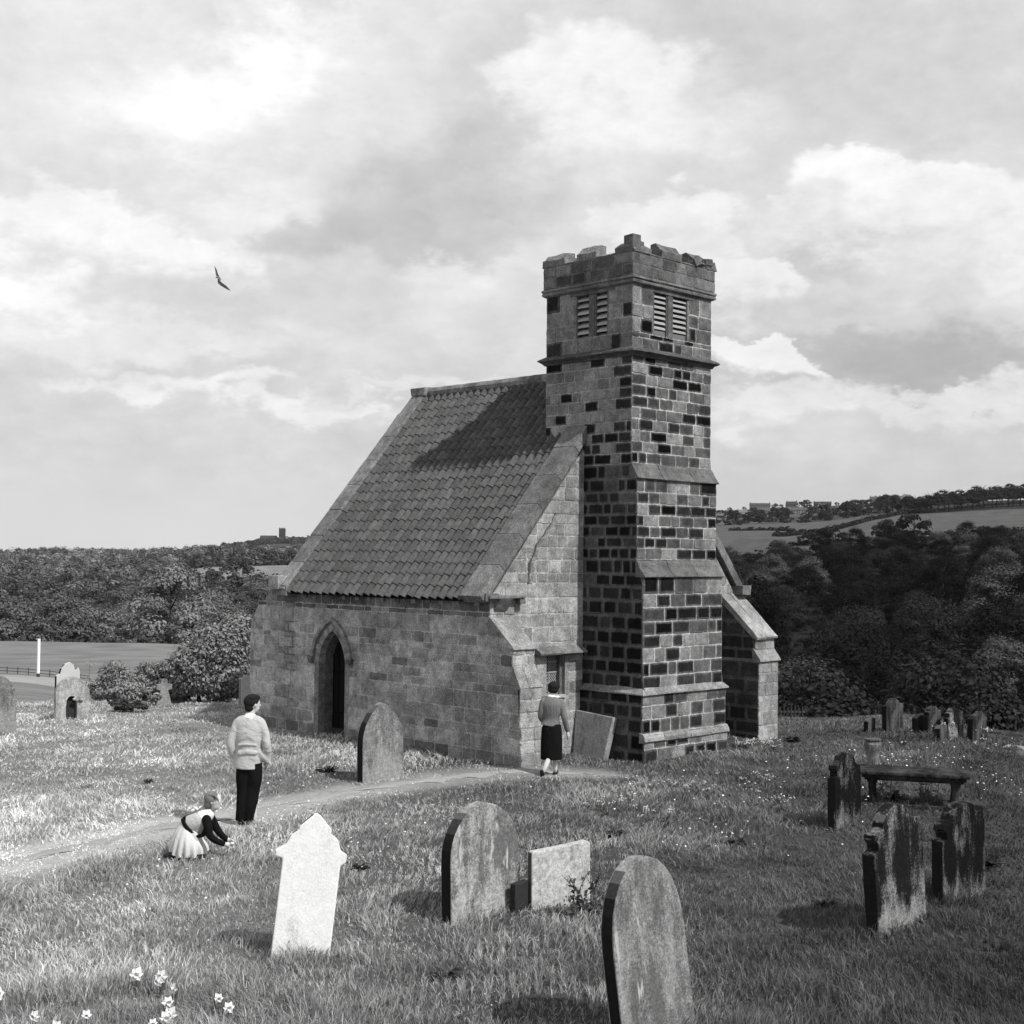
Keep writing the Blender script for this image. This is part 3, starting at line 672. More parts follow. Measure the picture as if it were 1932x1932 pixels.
# copings on both gables
def coping(v0, v1, tone, name, both=True, lift=.02, n=8, j=.006, end=None):
    mb = MB(); th = .13
    for sgn in ((1, -1) if both else (1,)):
        uE = -2.72; zE = RZ-(RU-uE)*SL
        nx, nz = -SL/sqrt(1+SL*SL), 1/sqrt(1+SL*SL)
        for i in range(n):
            t0, t1 = i/n, (i+1)/n
            if end and t1 > end: break
            rj = lambda: random.uniform(-j, j)
            off = rj()
            def p(t, o, v):
                u = uE+(RU-uE)*t; z = zE+(RZ-zE)*t; u2 = u+nx*(o+off); z2 = z+nz*(o+off)
                return W(u2 if sgn > 0 else 2*RU-u2, v, z2)
            a, b = t0+.0006, t1-.0006; T_, Bt = lift+th, lift-.06
            mb.hexa([p(a, Bt, v0), p(b, Bt, v0), p(b, Bt, v1), p(a, Bt, v1), p(a, T_+rj(), v0), p(b, T_+rj(), v0), p(b, T_+rj(), v1), p(a, T_+rj(), v1)], tone*random.uniform(.85, 1.15))
    return mb
cbuild(coping(1.12, 1.68, .17, 'coping'), 'gable_coping', bevel=.012)['label'] = 'broad stone coping of the near gable'
mb = coping(VE0+.02, VE1, .22, 'coping', j=.012); mb.uvbox(RU-.25, RU+.25, VE0, VE1+.02, RZ-.05, RZ+.16, .24, j=.03); cbuild(mb, 'gable_coping', bevel=.02)
kn = MB()
kn.uvbox(-2.66, -1.74, 1.03, 1.4, 3.0, 3.055, .16, j=.008); kn.uvbox(-2.72, -2.35, 1.08, 1.75, 2.96, 3.10, .10, j=.012)
kn.uvbox(-1.86, -1.72, 1.06, 1.2, 2.90, 3.0, .12, j=.015)
cbuild(kn, 'kneeler', bevel=.012); kn = MB()
kn.uvbox(-2.80, -2.44, VE0-.02, VE1+.02, 2.90, 3.12, .2, j=.02); kn.uvbox(-2.86, -2.5, VE0+.2, VE1+.06, 3.02, 3.32, .33, j=.015)
cbuild(kn, 'kneeler', bevel=.012)

# pantiled roof: S-shaped tiles in overlapping courses
def roof():
    uE = -2.70; zE = RZ-(RU-uE)*SL; L = sqrt((RU-uE)**2+(RZ-zE)**2); ex = Vector(((RU-uE)/L, (RZ-zE)/L)); nv = Vector((-ex.y, ex.x))
    nrow = 21; v0, v1 = 1.66, VE0+.03; ntile = 25; tw = (v1-v0)/ntile; S = 10
    def prof(q, amp):                        # roll and pan
        q = q % 1.0; return amp*(0.5+.5*cos(2*pi*q))**.65-.25*amp
    def pt(sgn, t, n, v):
        u = uE+ex.x*t+nv.x*n; z = zE+ex.y*t+nv.y*n; return W(u if sgn > 0 else 2*RU-u, v, z)
    r = random.Random(5)
    for sgn in (1, -1):
        mb = MB(); rl = L/nrow
        for i in range(nrow):
            for k in range(ntile):
                jt = r.uniform(-.012, .012); jn = r.uniform(-.004, .006); tn = .088*r.uniform(.80, 1.2); tilt = r.uniform(-.012, .012)
                if r.random() < .03: tn *= 1.2
                va = v0+k*tw; vs = []
                sway = .02*sin(k*.5+i*.2)
                for s in range(S+1):
                    q = s/S; v = va+q*tw*1.02
                    lowt = i*rl-.035+jt+tilt*q; hight = (i+1)*rl+.03
                    a = prof(q+.10, .115); lowz = prof(q+.10, .082)+.042+jn; hz = a-.002
                    vs += [pt(sgn, lowt, lowz-.013, v), pt(sgn, lowt, lowz, v), pt(sgn, lowt+.04, lowz+.001, v), pt(sgn, hight, hz, v)]
                fs = []
                for s in range(S):
                    b = s*4; fs += [(b, b+1, b+5, b+4), (b+1, b+2, b+6, b+5), (b+2, b+3, b+7, b+6)]
                mb.add(vs, fs, tn)
        # underlay so nothing shines through
        mb.add([pt(sgn, -.02, -.035, v0-.1), pt(sgn, L, -.035, v0-.1), pt(sgn, L, -.035, v1+.1), pt(sgn, -.02, -.035, v1+.1)], [(0, 1, 2, 3)], .02)
        mb.add([pt(sgn, .0, -.06, v0-.1), pt(sgn, .5, -.06, v0-.1), W(UN+.3 if sgn > 0 else UR-.3, v0-.1, 2.97), W(UN if sgn > 0 else UR, v0-.1, 2.97),
                pt(sgn, .0, -.06, v1+.1), pt(sgn, .5, -.06, v1+.1), W(UN+.3 if sgn > 0 else UR-.3, v1+.1, 2.97), W(UN if sgn > 0 else UR, v1+.1, 2.97)],
               [(0, 1, 5, 4), (1, 2, 6, 5), (2, 3, 7, 6), (3, 0, 4, 7)], .03)
        cbuild(mb, 'roof', M_TILE, smooth=False)['label'] = 'steep roof slope of clay pantiles' 
    rd = MB(); n = 12
    for i in range(n):
        a = v0+.5+(v1-v0-.5)*i/n; b = v0+.5+(v1-v0-.5)*(i+1)/n
        ring = lambda v, o: [W(RU+cos(t)*(.15+o), v, RZ+.02+sin(t)*(.13+o)) for t in np.linspace(pi+.5, -.5, 7)]
        p, q = ring(a, 0), ring(b-.004, .008); rd.add(p+q, [(j, j+1, 8+j, 7+j) for j in range(6)], .2*random.uniform(.8, 1.2))
    rd.uvbox(RU-.12, RU+.12, v0, v1, RZ-.08, RZ+.06, .12)
    cbuild(rd, 'ridge')
M_TILE = tone_mat('clay_pantile', rough=.8, noise=16, amt=.75, spec=.12)
roof()
# buttresses
def buttress(u0, u1, P, name, seed, tones):
    mb = MB()
    # P: (v, z) steps from the ground up: v_low, v_mid, weathering heights
    vl, vm, za, zb, zc_, zd, vw = P         # low face v, upper face v, weathering 1 (za..zb), slope 2 (zc_..zd) back to vw
    masonry(mb, W(0, vl, 0), A, -B, -.5, za, lambda z: u0, lambda z: u1, tones, (.2, .32), (.25, .5), seed=seed, mortar=.36)
    masonry(mb, W(0, vm, 0), A, -B, zb, zc_, lambda z: u0, lambda z: u1, tones, (.2, .32), (.25, .5), seed=seed+1, mortar=.36)
    for uu, nn in ((u1, A),):
        masonry(mb, W(uu, 0, 0), B, nn, -.5, za, lambda z: vl, lambda z: 1.25, tones, (.2, .32), (.25, .5), seed=seed+2)
        masonry(mb, W(uu, 0, 0), B, nn, zb, zc_, lambda z: vm, lambda z: 1.25, tones, (.2, .32), (.25, .5), seed=seed+3)
    mb.uvbox(u0+.03, u1-.03, vm+.03, 1.22, -.4, zc_, .2); mb.prism([W(u0+.02, vm+.05, zc_-.02), W(u0+.02, vw, zd-.03), W(u0+.02, 1.24, zd-.04), W(u0+.02, 1.24, zc_-.02)], A*(u1-u0-.04), .2)
    return mb
bt = buttress(UN+.002, -1.95, (.41, .60, 1.46, 1.80, 2.12, 2.66, 1.22), 'buttress', 71, tone_gab)
slab(bt, UN-.01, -1.93, [(.60, 1.83), (.42, 1.50), (.385, 1.44), (.42, 1.425), (.62, 1.43), (.66, 1.83)], .30, 2)
slab(bt, UN-.012, -1.93, [(1.24, 2.70), (.62, 2.175), (.55, 2.115), (.56, 2.09), (.66, 2.09), (1.24, 2.55)], .30, 1)
bt.prism([W(-2.40, 1.0, 3.0), W(-2.40, 1.2, 3.0), W(-2.40, 1.2, 2.74)], A*.3, .2)
cbuild(bt, 'buttress')['label'] = 'stepped buttress at the near corner of the nave'
UB0, UB1 = 4.42, 5.12
bt = buttress(UB0, UB1, (.20, .30, 1.60, 1.84, 2.10, 3.0, 1.2), 'buttress', 81, tone_gab)
slab(bt, UB0-.03, UB1+.03, [(.32, 1.88), (.16, 1.66), (.13, 1.61), (.16, 1.58), (.34, 1.58), (.36, 1.88)], .28, 2)
slab(bt, UB0-.03, UB1+.02, [(1.24, 3.06), (.75, 2.62), (.30, 2.19), (.21, 2.12), (.22, 2.07), (.34, 2.08), (1.24, 2.9)], .27, 2, .015)
masonry(bt, W(UB0, 0, 0), B, -A, -.5, 1.6, lambda z: .2, lambda z: 1.25, lambda s, z, r: r.uniform(.03, .07), (.25, .32), (.3, .6), seed=86, mortar=.05)  # side stones toned near black to paint in the shade
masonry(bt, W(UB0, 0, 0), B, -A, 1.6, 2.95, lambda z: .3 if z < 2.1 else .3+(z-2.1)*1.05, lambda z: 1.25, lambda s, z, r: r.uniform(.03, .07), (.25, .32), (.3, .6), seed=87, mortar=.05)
bt.uvbox(UB0-.03, UB0+.02, .2, 1.25, 1.59, 1.66, .22, j=.01); bt.uvbox(4.85, 5.16, .95, 1.5, 2.98, 3.2, .2, j=.02)
cbuild(bt, 'buttress')['label'] = 'stepped buttress at the far right corner, its shaded side dark'

# door
def arc_pts(off, n=14):
    """outline from floor, up, over the point and down; s relative to the door centre"""
    r = DR+off; c = DR-DH; th = math.acos(c/r); L = []
    for i in range(n+1): t = th*i/n; L.append((-(r*cos(t)-c), ZS+r*sin(t)))
    R_ = [(-s, z) for s, z in L[::-1]][1:]
    return [(-(DH+off), 0.0-.15)]+L+R_+[(DH+off, -.15)]
def sweep(mb, o0, o1, d0, d1, tone, only_arch=False, zmin=None):
    """ring between offsets o0 < o1 (face at depth d0 .. d1, positive = outward)"""
    a, b = arc_pts(o0), arc_pts(o1)
    if only_arch: a, b = a[1:-1], b[1:-1]
    if zmin is not None: a = [(a[0][0], zmin)]+a+[(a[-1][0], zmin)]; b = [(b[0][0], zmin)]+b+[(b[-1][0], zmin)]
    P = lambda p, d: W(UN-d, DC+p[0], p[1]); n = len(a)
    vs = [P(p, d1) for p in a]+[P(p, d1) for p in b]+[P(p, d0) for p in a]+[P(p, d0) for p in b]
    tn = [tone*(1+.25*math.sin(i*2.1)) for i in range(n)]*4
    fs = []
    for i in range(n-1): fs += [(i, i+1, n+i+1, n+i), (i, 2*n+i, 2*n+i+1, i+1), (n+i, n+i+1, 3*n+i+1, 3*n+i)]
    fs += [(0, n, 3*n, 2*n), (n-1, 3*n-1, 4*n-1, 2*n-1)]
    mb.add(vs, fs, tn)
dr = MB(); sweep(dr, .0, .15, -.4, .004, .22); sweep(dr, -.05, .02, -.45, -.11, .12)
for sgn in (-1, 1):                          # jamb joints
    for z in (.35, .8, 1.2): dr.box(W(UN-.004, DC+sgn*(DH+.08), z), (.3, .012, .012), Matrix.Rotation(ANG_A, 3, 'Z'), .05) if False else None
DOORW = cbuild(dr, 'doorway', M_STONE)
DOORW['label'] = 'pointed stone doorway'
hd = MB(); sweep(hd, .175, .255, -.02, .06, .24, True, 1.62); sweep(hd, .145, .18, -.02, .025, .14, True, 1.62)
for sgn in (-1, 1): hd.uvbox(UN-.09, UN+.03, DC+sgn*(DH+.215)-.06, DC+sgn*(DH+.215)+.06, 1.55, 1.66, .12, j=.02)
cbuild(hd, 'hood_mould', bevel=.006).parent = DOORW
dd_ = MB(); ap = arc_pts(.0)
n0 = len(ap); dd_.add([W(UN+.33, DC+s, z) for s, z in ap], [tuple(range(n0))], .012)
for i in range(5):                           # plank joints and strap hinges
    s = -.36+.18*i; dd_.box(W(UN+.322, DC+s, .95), (.012, .012, 1.75+.3*(2-abs(i-2))), Matrix.Rotation(ANG_A, 3, 'Z'), .006)
dd_.box(W(UN+.318, DC, .06), (.02, .84, .22), Matrix.Rotation(ANG_A, 3, 'Z'), .05)
for z in (.5, 1.35): dd_.box(W(UN+.315, DC+.05, z), (.016, .6, .05), Matrix.Rotation(ANG_A, 3, 'Z'), .008)
M_DOOR = tone_mat('dark_boards', rough=.6)
door = cbuild(dd_, 'door', M_DOOR); hn = MB(); hn.tube([W(UN+.30, DC-.3, .98), W(UN+.27, DC-.3, .98), W(UN+.27, DC-.3, .88), W(UN+.30, DC-.3, .88)], .012, 6, .02); cbuild(hn, 'handle', M_DOOR).parent = door
st = MB(); st.uvbox(UN-.30, UN+.1, DC-.46, DC+.42, -.12, .045, .33, j=.02); cbuild(st, 'doorstep', bevel=.02)

# small window in the gable
wn = MB()
wn.uvbox(-1.27, -1.02, 1.185, 1.5, 1.14, 1.95, .36); wn.uvbox(-.58, -.505, 1.26, 1.5, 1.14, 1.95, .10); wn.uvbox(-.505, -.40, 1.188, 1.5, 1.14, 1.95, .28)
wn.uvbox(-1.02, -.5, 1.15, 1.5, 1.10, 1.155, .4, j=.004); wn.uvbox(-1.05, -.55, 1.5, 1.52, 1.1, 1.98, .01)
WIN = cbuild(wn, 'window', bevel=.008)
gl = MB(); gl.uvbox(-1.02, -.58, 1.36, 1.37, 1.155, 1.95, .03)
cbuild(gl, 'pane', plain('window_glass', .06, .15, .5)).parent = WIN
la = MB()
for k in range(-12, 14):
    for sg in (1, -1):
        c = -.8+k*.06; 
        p0 = (c-.4*sg, 1.155); p1 = (c+.4*sg, 1.955); q = clip(clip([(p0[0]-.007, p0[1]), (p0[0]+.007, p0[1]), (p1[0]+.007, p1[1]), (p1[0]-.007, p1[1])], (-.58, 1), (-.58, 3)), (-1.02, 3), (-1.02, 1))
        if len(q) >= 3: la.prism([W(a, 1.352-.003*(sg > 0), z) for a, z in q], -B*.003, .34)
for z in (1.36, 1.56, 1.76): la.uvbox(-1.02, -.58, 1.335, 1.347, z, z+.03, .30)
la.uvbox(-.81, -.79, 1.333, 1.345, 1.155, 1.95, .28)
cbuild(la, 'lattice', M_LOUV).parent = WIN
lh = MB(); slab(lh, -1.34, -.04, [(1.22, 2.10), (1.06, 1.995), (1.02, 1.965), (1.03, 1.935), (1.22, 1.935)], .19, 2, .012); cbuild(lh, 'window_hood', bevel=.006).parent = WIN

# ------------------------------------------------------------------ foliage
def mesh_np(name, V, F, tone, mats, mi=None, smooth=False):
    """V (n,3), F (m,k) one face size, or list of such arrays"""
    Fs = F if isinstance(F, list) else [F]
    me = bpy.data.meshes.new(name); me.vertices.add(len(V)); me.vertices.foreach_set('co', np.ascontiguousarray(V, dtype=np.float32).ravel())
    tot = sum(f.size for f in Fs); npoly = sum(len(f) for f in Fs)
    me.loops.add(tot); me.loops.foreach_set('vertex_index', np.concatenate([f.ravel() for f in Fs]).astype(np.int32))
    sizes = np.concatenate([np.full(len(f), f.shape[1]) for f in Fs]); me.polygons.add(npoly)
    me.polygons.foreach_set('loop_start', np.concatenate([[0], np.cumsum(sizes)[:-1]]).astype(np.int32))
    me.update(calc_edges=True)
    at = me.attributes.new('tone', 'FLOAT', 'POINT'); at.data.foreach_set('value', np.asarray(tone, dtype=np.float32))
    for m in (mats if isinstance(mats, list) else [mats]): me.materials.append(m)
    if mi is not None: me.polygons.foreach_set('material_index', np.asarray(mi, dtype=np.int32))
    if smooth: me.shade_smooth()
    return me
M_LEAF = tone_mat('foliage', rough=.8, trans=.15, spec=.05)
M_BARK = tone_mat('bark', rough=.95, noise=8, amt=.4)
M_GRASS = tone_mat('grass_blades', rough=1.0, trans=.22, spec=0.0)
def rand_dirs(n, r):
    v = r.normal(size=(n, 3)); return v/np.linalg.norm(v, axis=1, keepdims=True)
def cards(C, Nn, size, r, tone, aspect=.7, rag=.35):
    """leaf clumps: small folded quads at C facing Nn"""
    n = len(C); t = rand_dirs(n, r); t = np.cross(Nn, t); t /= np.linalg.norm(t, axis=1, keepdims=True)+1e-9; b = np.cross(Nn, t)
    s = (np.asarray(size)*r.uniform(.6, 1.4, n))[:, None]; j = lambda: r.uniform(1-rag, 1+rag, (n, 1))
    P = np.stack([C-t*s*j(), C-b*s*aspect*j()+Nn*s*.15, C+t*s*j(), C+b*s*aspect*j()+Nn*s*.15], 1).reshape(-1, 3)
    F = np.arange(4*n).reshape(n, 4); return P, F, np.repeat(tone, 4)
def crown_pts(r, R, Hh, z0, nl, per, flat=.55, kind='broad'):
    """lobes on a dome; leaves on the shells of the lobes"""
    Cs = []; Ns = []; Ts = []
    for i in range(nl):
        if kind == 'broad':
            th = r.uniform(0, 2*pi); q = r.uniform(0, 1)**.6; ph = q*pi/2*1.25
            rad = R*(.62+.2*r.uniform()); c = np.array([cos(th)*sin(ph)*rad, sin(th)*sin(ph)*rad, z0+Hh*.30+cos(ph)*Hh*.52])
            lr = R*r.uniform(.22, .42)*(1.1-.3*q)
        elif kind == 'pine':
            th = r.uniform(0, 2*pi); rad = R*r.uniform(0, .85); c = np.array([cos(th)*rad, sin(th)*rad, z0+Hh*(.36+.52*r.uniform()*(1-(rad/R)**2))]); lr = R*r.uniform(.25, .42)
        else:                                # conical
            q = r.uniform(0, 1); rad = R*(1-q)*.8; th = r.uniform(0, 2*pi); c = np.array([cos(th)*rad, sin(th)*rad, z0+Hh*(.12+.86*q)]); lr = R*(.34-.2*q)+.25
        d = rand_dirs(per, r); d[:, 2] = np.where(d[:, 2] < -.25, -d[:, 2]*.5, d[:, 2])
        rr = r.uniform(.72, 1.08, (per, 1)); P = c+d*rr*lr*np.array([1.1, 1.1, (.62 if kind == 'pine' else .92)])
        N_ = d*np.array([1, 1, 1.2])+np.array([0, 0, .45])+rand_dirs(per, r)*.45; N_ /= np.linalg.norm(N_, axis=1, keepdims=True)
        Cs.append(P); Ns.append(N_); Ts.append(np.full(per, r.uniform(.75, 1.3)))
    return np.concatenate(Cs), np.concatenate(Ns), np.concatenate(Ts)
def trunk_mb(R, Hh, r, lean=0.0, rad=.28, limbs=5, z1=.72):
    mb = MB(); top = Vector((lean, lean*.5, Hh*z1)); mid = top*.5+Vector((r.uniform(-.2, .2), r.uniform(-.2, .2), 0))
    mb.tube([(0, 0, -.6), (0, 0, .3), tuple(mid), tuple(top)], [rad*1.5, rad, rad*.7, rad*.3], 7, .05)
    for i in range(limbs):
        t = r.uniform(.45, .95); p = Vector((0, 0, .3)).lerp(mid, t*2) if t < .5 else mid.lerp(top, t*2-1); th = r.uniform(0, 2*pi)
        e = p+Vector((cos(th)*R*.55, sin(th)*R*.55, Hh*.22)); m = p.lerp(e, .5)+Vector((0, 0, -Hh*.02))
        mb.tube([p, m, e], [rad*.42, rad*.28, rad*.1], 5, .05, caps=False)
    return mb
def make_tree(name, R, Hh, seed, nl, per, size, tone, kind='broad', z0=0.0, parts=True, rad=.28, z1=.72):
    r = np.random.default_rng(seed); C, N_, T = crown_pts(r, R, Hh, z0, nl, per, kind=kind)
    P, F, t = cards(C, N_, size, r, T*tone*r.uniform(.7, 1.3, len(C)))
    tr = trunk_mb(R, Hh, r, rad=rad, z1=z1)
    root = bpy.data.objects.new(name, None); COL.objects.link(root)
    cr = bpy.data.objects.new('crown', mesh_np('crown', P, F, t, M_LEAF)); link(cr, root)
    tr.build('trunk', M_BARK, root)
    return root
def sample_wood(n, x0, x1, d0, d1, sp, seed, ok=None):
    """ground points with spacing sp inside the wedge between columns x0..x1"""
    r = np.random.default_rng(seed); pts = []; a0, a1 = math.atan((x0-966)/2560), math.atan((x1-966)/2560); cell = {}
    for _ in range(n*60):
        if len(pts) >= n: break
        a = r.uniform(a0, a1); d = sqrt(r.uniform(d0*d0, d1*d1)); x, y = d*sin(a), d*cos(a)
        if ok and not ok(966+2560*math.tan(a), d): continue
        k = (int(x//sp), int(y//sp))
        if any((x-px)**2+(y-py)**2 < sp*sp for i in (-1, 0, 1) for j in (-1, 0, 1) for px, py in cell.get((k[0]+i, k[1]+j), [])): continue
        cell.setdefault(k, []).append((x, y)); pts.append((x, y))
    return pts
# -- the dark wood on the right
protoR = [make_tree('tree', 4.6, 9.5, 100+i, 46, 230, .14, tn, kd, rad=.22) for i, (tn, kd) in enumerate([(.012, 'broad'), (.030, 'broad'), (.008, 'broad'), (.085, 'broad'), (.006, 'broad')])]  # the lighter kind has sunlit crowns painted into its leaf tone
LABR = ['dark round-crowned tree in the wood on the slope right of the church', 'leafy broad tree in the dark wood beyond the right-hand graves', 'nearly black tree deep in the wood right of the church', 'lighter full-crowned tree with sun painted into its leaves in the right-hand wood', 'very dark spreading tree in the hollow of the right-hand wood']
r_ = np.random.default_rng(3)
ptsR = sample_wood(120, 1180, 2080, 100, 385, 9.6, 5, lambda X, d: d < 350 or vnoise(X*.01, d*.02, 1) > .3)
usedR = set()
def place(protos, used, k, x, y, s, labels, cat, group, sz=1.0):
    if k in used: o = copy_tree(protos[k])
    else: o = protos[k]; used.add(k)
    o.location = (x, y, H(x, y)-.2); o.rotation_euler = (0, 0, random.uniform(0, 6.28)); o.scale = (s, s, s*sz)
    tag(o, labels[k], cat, group); return o
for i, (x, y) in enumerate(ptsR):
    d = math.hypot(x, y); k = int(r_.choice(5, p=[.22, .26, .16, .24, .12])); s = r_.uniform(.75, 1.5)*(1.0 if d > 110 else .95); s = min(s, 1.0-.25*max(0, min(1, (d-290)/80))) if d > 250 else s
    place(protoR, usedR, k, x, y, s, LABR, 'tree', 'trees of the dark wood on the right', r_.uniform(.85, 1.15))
# -- wind-bent trees on the ridge at far right
protoP = [make_tree('tree', 8, 13.5, 200+i, 20, 130, .45, .02, 'pine', rad=.42, z1=.85) for i in range(3)]
LABP = ['dark flat-topped tree in the row along the skyline at far right']*3
usedP = set(); r2 = np.random.default_rng(8)
for i in range(24):
    X = 1716+i*11+r2.uniform(-3, 3); 
    x, y = azd(X, 880+ (X-1722)*.33+r2.uniform(-12, 12)); place(protoP, usedP, i % 3, x, y, r2.uniform(.8, 1.0)+.0012*(X-1722), LABP, 'tree', 'trees along the right skyline', 1.0)
# -- trees on the village slope and field edges, one mesh of crowns per tree
protoS = [make_tree('tree', 6, 9, 230+i, 14, 60, .6, tn, 'broad', rad=.3) for i, tn in enumerate((.022, .035))]
LABS = ['small dark tree on the far slope below the hilltop village', 'pale leafy tree on the far slope below the hilltop village']; usedS = set()
for i in range(34):
    X = r2.uniform(1350, 1735); d = r2.choice([r2.uniform(395, 430), r2.uniform(880, 1150), r2.uniform(1150, 1700)], p=[.25, .45, .3])
    if d < 700 and X > 1600 and r2.random() < .3: continue
    x, y = azd(X, d); place(protoS, usedS, i % 2, x, y, r2.uniform(.5, 1.0) if d < 700 else r2.uniform(.7, 1.35), LABS, 'tree', 'trees scattered on the village slope')
for X, d, s in ((1376, 1900, .6), (1405, 1905, .55), (1462, 1905, .8), (1474, 1900, .6), (1512, 1900, 1.0), (1522, 1895, 1.3), (1580, 1900, .6), (1600, 1905, .7), (1625, 1900, .6), (1655, 372, .62), (1640, 378, .55), (1690, 375, .7), (1730, 380, .7), (1765, 372, .6), (1800, 380, .62), (1560, 380, .5), (1862, 400, .5)):
    x, y = azd(X, d); o = place(protoS, usedS, 0, x, y, s, LABS, 'tree', 'trees along the lower edge of the field'); o['label'] = 'dark tree at the lower edge of the sloping field' if d < 500 else 'tree beside the skyline buildings right of the tower'; o['group'] = 'trees along the lower edge of the field' if d < 500 else 'trees beside the skyline buildings'
# -- left valley wood: nearer trees as things, the rest as one mass
protoL = [make_tree('tree', 5.2, 9.5, 300+i, 34, 210, .19, tn, 'broad', rad=.3) for i, tn in enumerate((.12, .16, .09, .20, .07))]
LABL = ['mid grey rounded tree in the valley wood left of the church', 'light leafy tree in the valley wood left of the church', 'dark tree in the valley wood left of the church', 'palest full-crowned tree of the left valley wood', 'darkest tree of the left valley wood']
usedL = set()
def okL(X, d): return not (X > 325 and 528 < d < 762)
for i, (x, y) in enumerate(sample_wood(110, -60, 600, 212, 430, 10.0, 15, okL)):
    place(protoL, usedL, int(r2.choice(5, p=[.3, .22, .2, .16, .12])), x, y, r2.uniform(.7, 1.35), LABL, 'tree', 'trees of the left valley wood', r2.uniform(.8, 1.15))
def mass(name, pts, seed, tones, Rr, Hr, nl, per, size, label, cat):
    r = np.random.default_rng(seed); Ps, Fs, Ts = [], [], []; off = 0
    for x, y in pts:
        R = r.uniform(*Rr); Hh = r.uniform(*Hr); C, N_, T = crown_pts(r, R, Hh, 0, nl, per)
        C = C+np.array([x, y, H(x, y)-.4]); P, F, t = cards(C, N_, size, r, T*r.choice(tones)*r.uniform(.75, 1.25, len(C)))
        Ps.append(P); Fs.append(F+off); Ts.append(t*float(.55+.9*vnoise(x, y, .016, 61))*float(.8+.4*vnoise(x, y, .006, 62))); off += len(P)
    o = bpy.data.objects.new(name, mesh_np(name, np.concatenate(Ps), np.concatenate(Fs), np.concatenate(Ts), M_LEAF)); link(o)
    tag(o, label, cat, kind='stuff')
def ok2(X, d): return not (X > 325 and 528 < d < 762)
mass('distant_wood', sample_wood(1700, -120, 680, 400, 1320, 10.5, 16, ok2), 17, [.11, .14, .09, .17, .07], (4.5, 9), (6, 14), 11, 42, .62, 'far-off wood covering the far side of the left valley', 'wood')
mass('distant_wood', sample_wood(420, 425, 640, 2050, 2400, 14, 18), 19, [.05, .06], (6, 10), (4, 9), 5, 18, 1.8, 'thin hazy tree belt on the distant left ridge', 'wood')
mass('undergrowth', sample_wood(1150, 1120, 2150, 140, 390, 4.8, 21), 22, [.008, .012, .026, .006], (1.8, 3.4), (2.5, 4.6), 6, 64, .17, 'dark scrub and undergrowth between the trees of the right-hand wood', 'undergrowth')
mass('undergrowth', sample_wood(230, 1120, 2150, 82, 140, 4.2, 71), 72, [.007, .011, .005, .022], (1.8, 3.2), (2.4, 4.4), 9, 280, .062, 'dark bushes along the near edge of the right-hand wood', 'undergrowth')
mass('undergrowth', sample_wood(700, -100, 640, 208, 300, 4.5, 23), 24, [.09, .12, .06], (1.8, 3.2), (2.5, 4.2), 6, 60, .22, 'hedge-like scrub along the near edge of the left wood', 'undergrowth')
mass('hillside_scrub', sample_wood(420, 1330, 1760, 900, 1900, 12, 31, lambda X, d: vnoise(X*.05, d*.012, 1, 4) > .62), 32, [.02, .03, .04], (2, 4), (1.5, 3.0), 3, 14, 1.0, 'scrub and small trees scattered over the village hillside', 'scrub')
# hedges: lines of low bushes
def hedge(pts, hgt_, w, step, tone, label, size=.5):
    r = np.random.default_rng(len(label)); Cs, Ns, Ts = [], [], []
    P = [Vector((*azd(X, d), 0)) for X, d in pts]
    for a, b in zip(P[:-1], P[1:]):
        n = max(1, int((b-a).length/step))
        for i in range(n):
            q = a.lerp(b, i/n); c = np.array([q.x+r.uniform(-.5, .5), q.y+r.uniform(-.5, .5), H(q.x, q.y)]); k = 16
            d = rand_dirs(k, r); d[:, 2] = abs(d[:, 2]); hh = hgt_*r.uniform(.6, 1.3); Cs.append(c+d*np.array([w, w, hh])*r.uniform(.5, 1, (k, 1))); Ns.append(d); Ts.append(np.full(k, tone*r.uniform(.6, 1.4)))
    C = np.concatenate(Cs); P_, F, t = cards(C, np.concatenate(Ns), size, r, np.concatenate(Ts))
    tag(link(bpy.data.objects.new('hedge', mesh_np('hedge', P_, F, t, M_LEAF))), label, 'hedge')
hedge([(1464, 560), (1520, 600), (1570, 640), (1610, 700), (1647, 790), (1690, 860), (1723, 890), (1800, 935), (1940, 1000)], 2.2, 1.8, 1.6, .02, 'long dark hedge curving along the top of the big field', .8)
hedge([(1464, 398), (1540, 404), (1620, 408), (1700, 412), (1760, 412)], 1.2, 1.2, 1.2, .018, 'low dark hedge along the foot of the big field', .45)
hedge([(1380, 700), (1450, 690), (1500, 660)], 2.0, 1.5, 2.0, .03, 'dark hedge running below the terraced houses', .8)
hedge([(1932, 480), (1880, 470), (1830, 440), (1790, 430)], 2.4, 2.4, 1.5, .03, 'rough hedge at the right-hand end of the big field', .5)
hedge([(-60, 207), (60, 208), (180, 209), (300, 211), (420, 214)], 1.6, 1.8, 1.0, .05, 'hedge between the pale field and the left wood', .4)

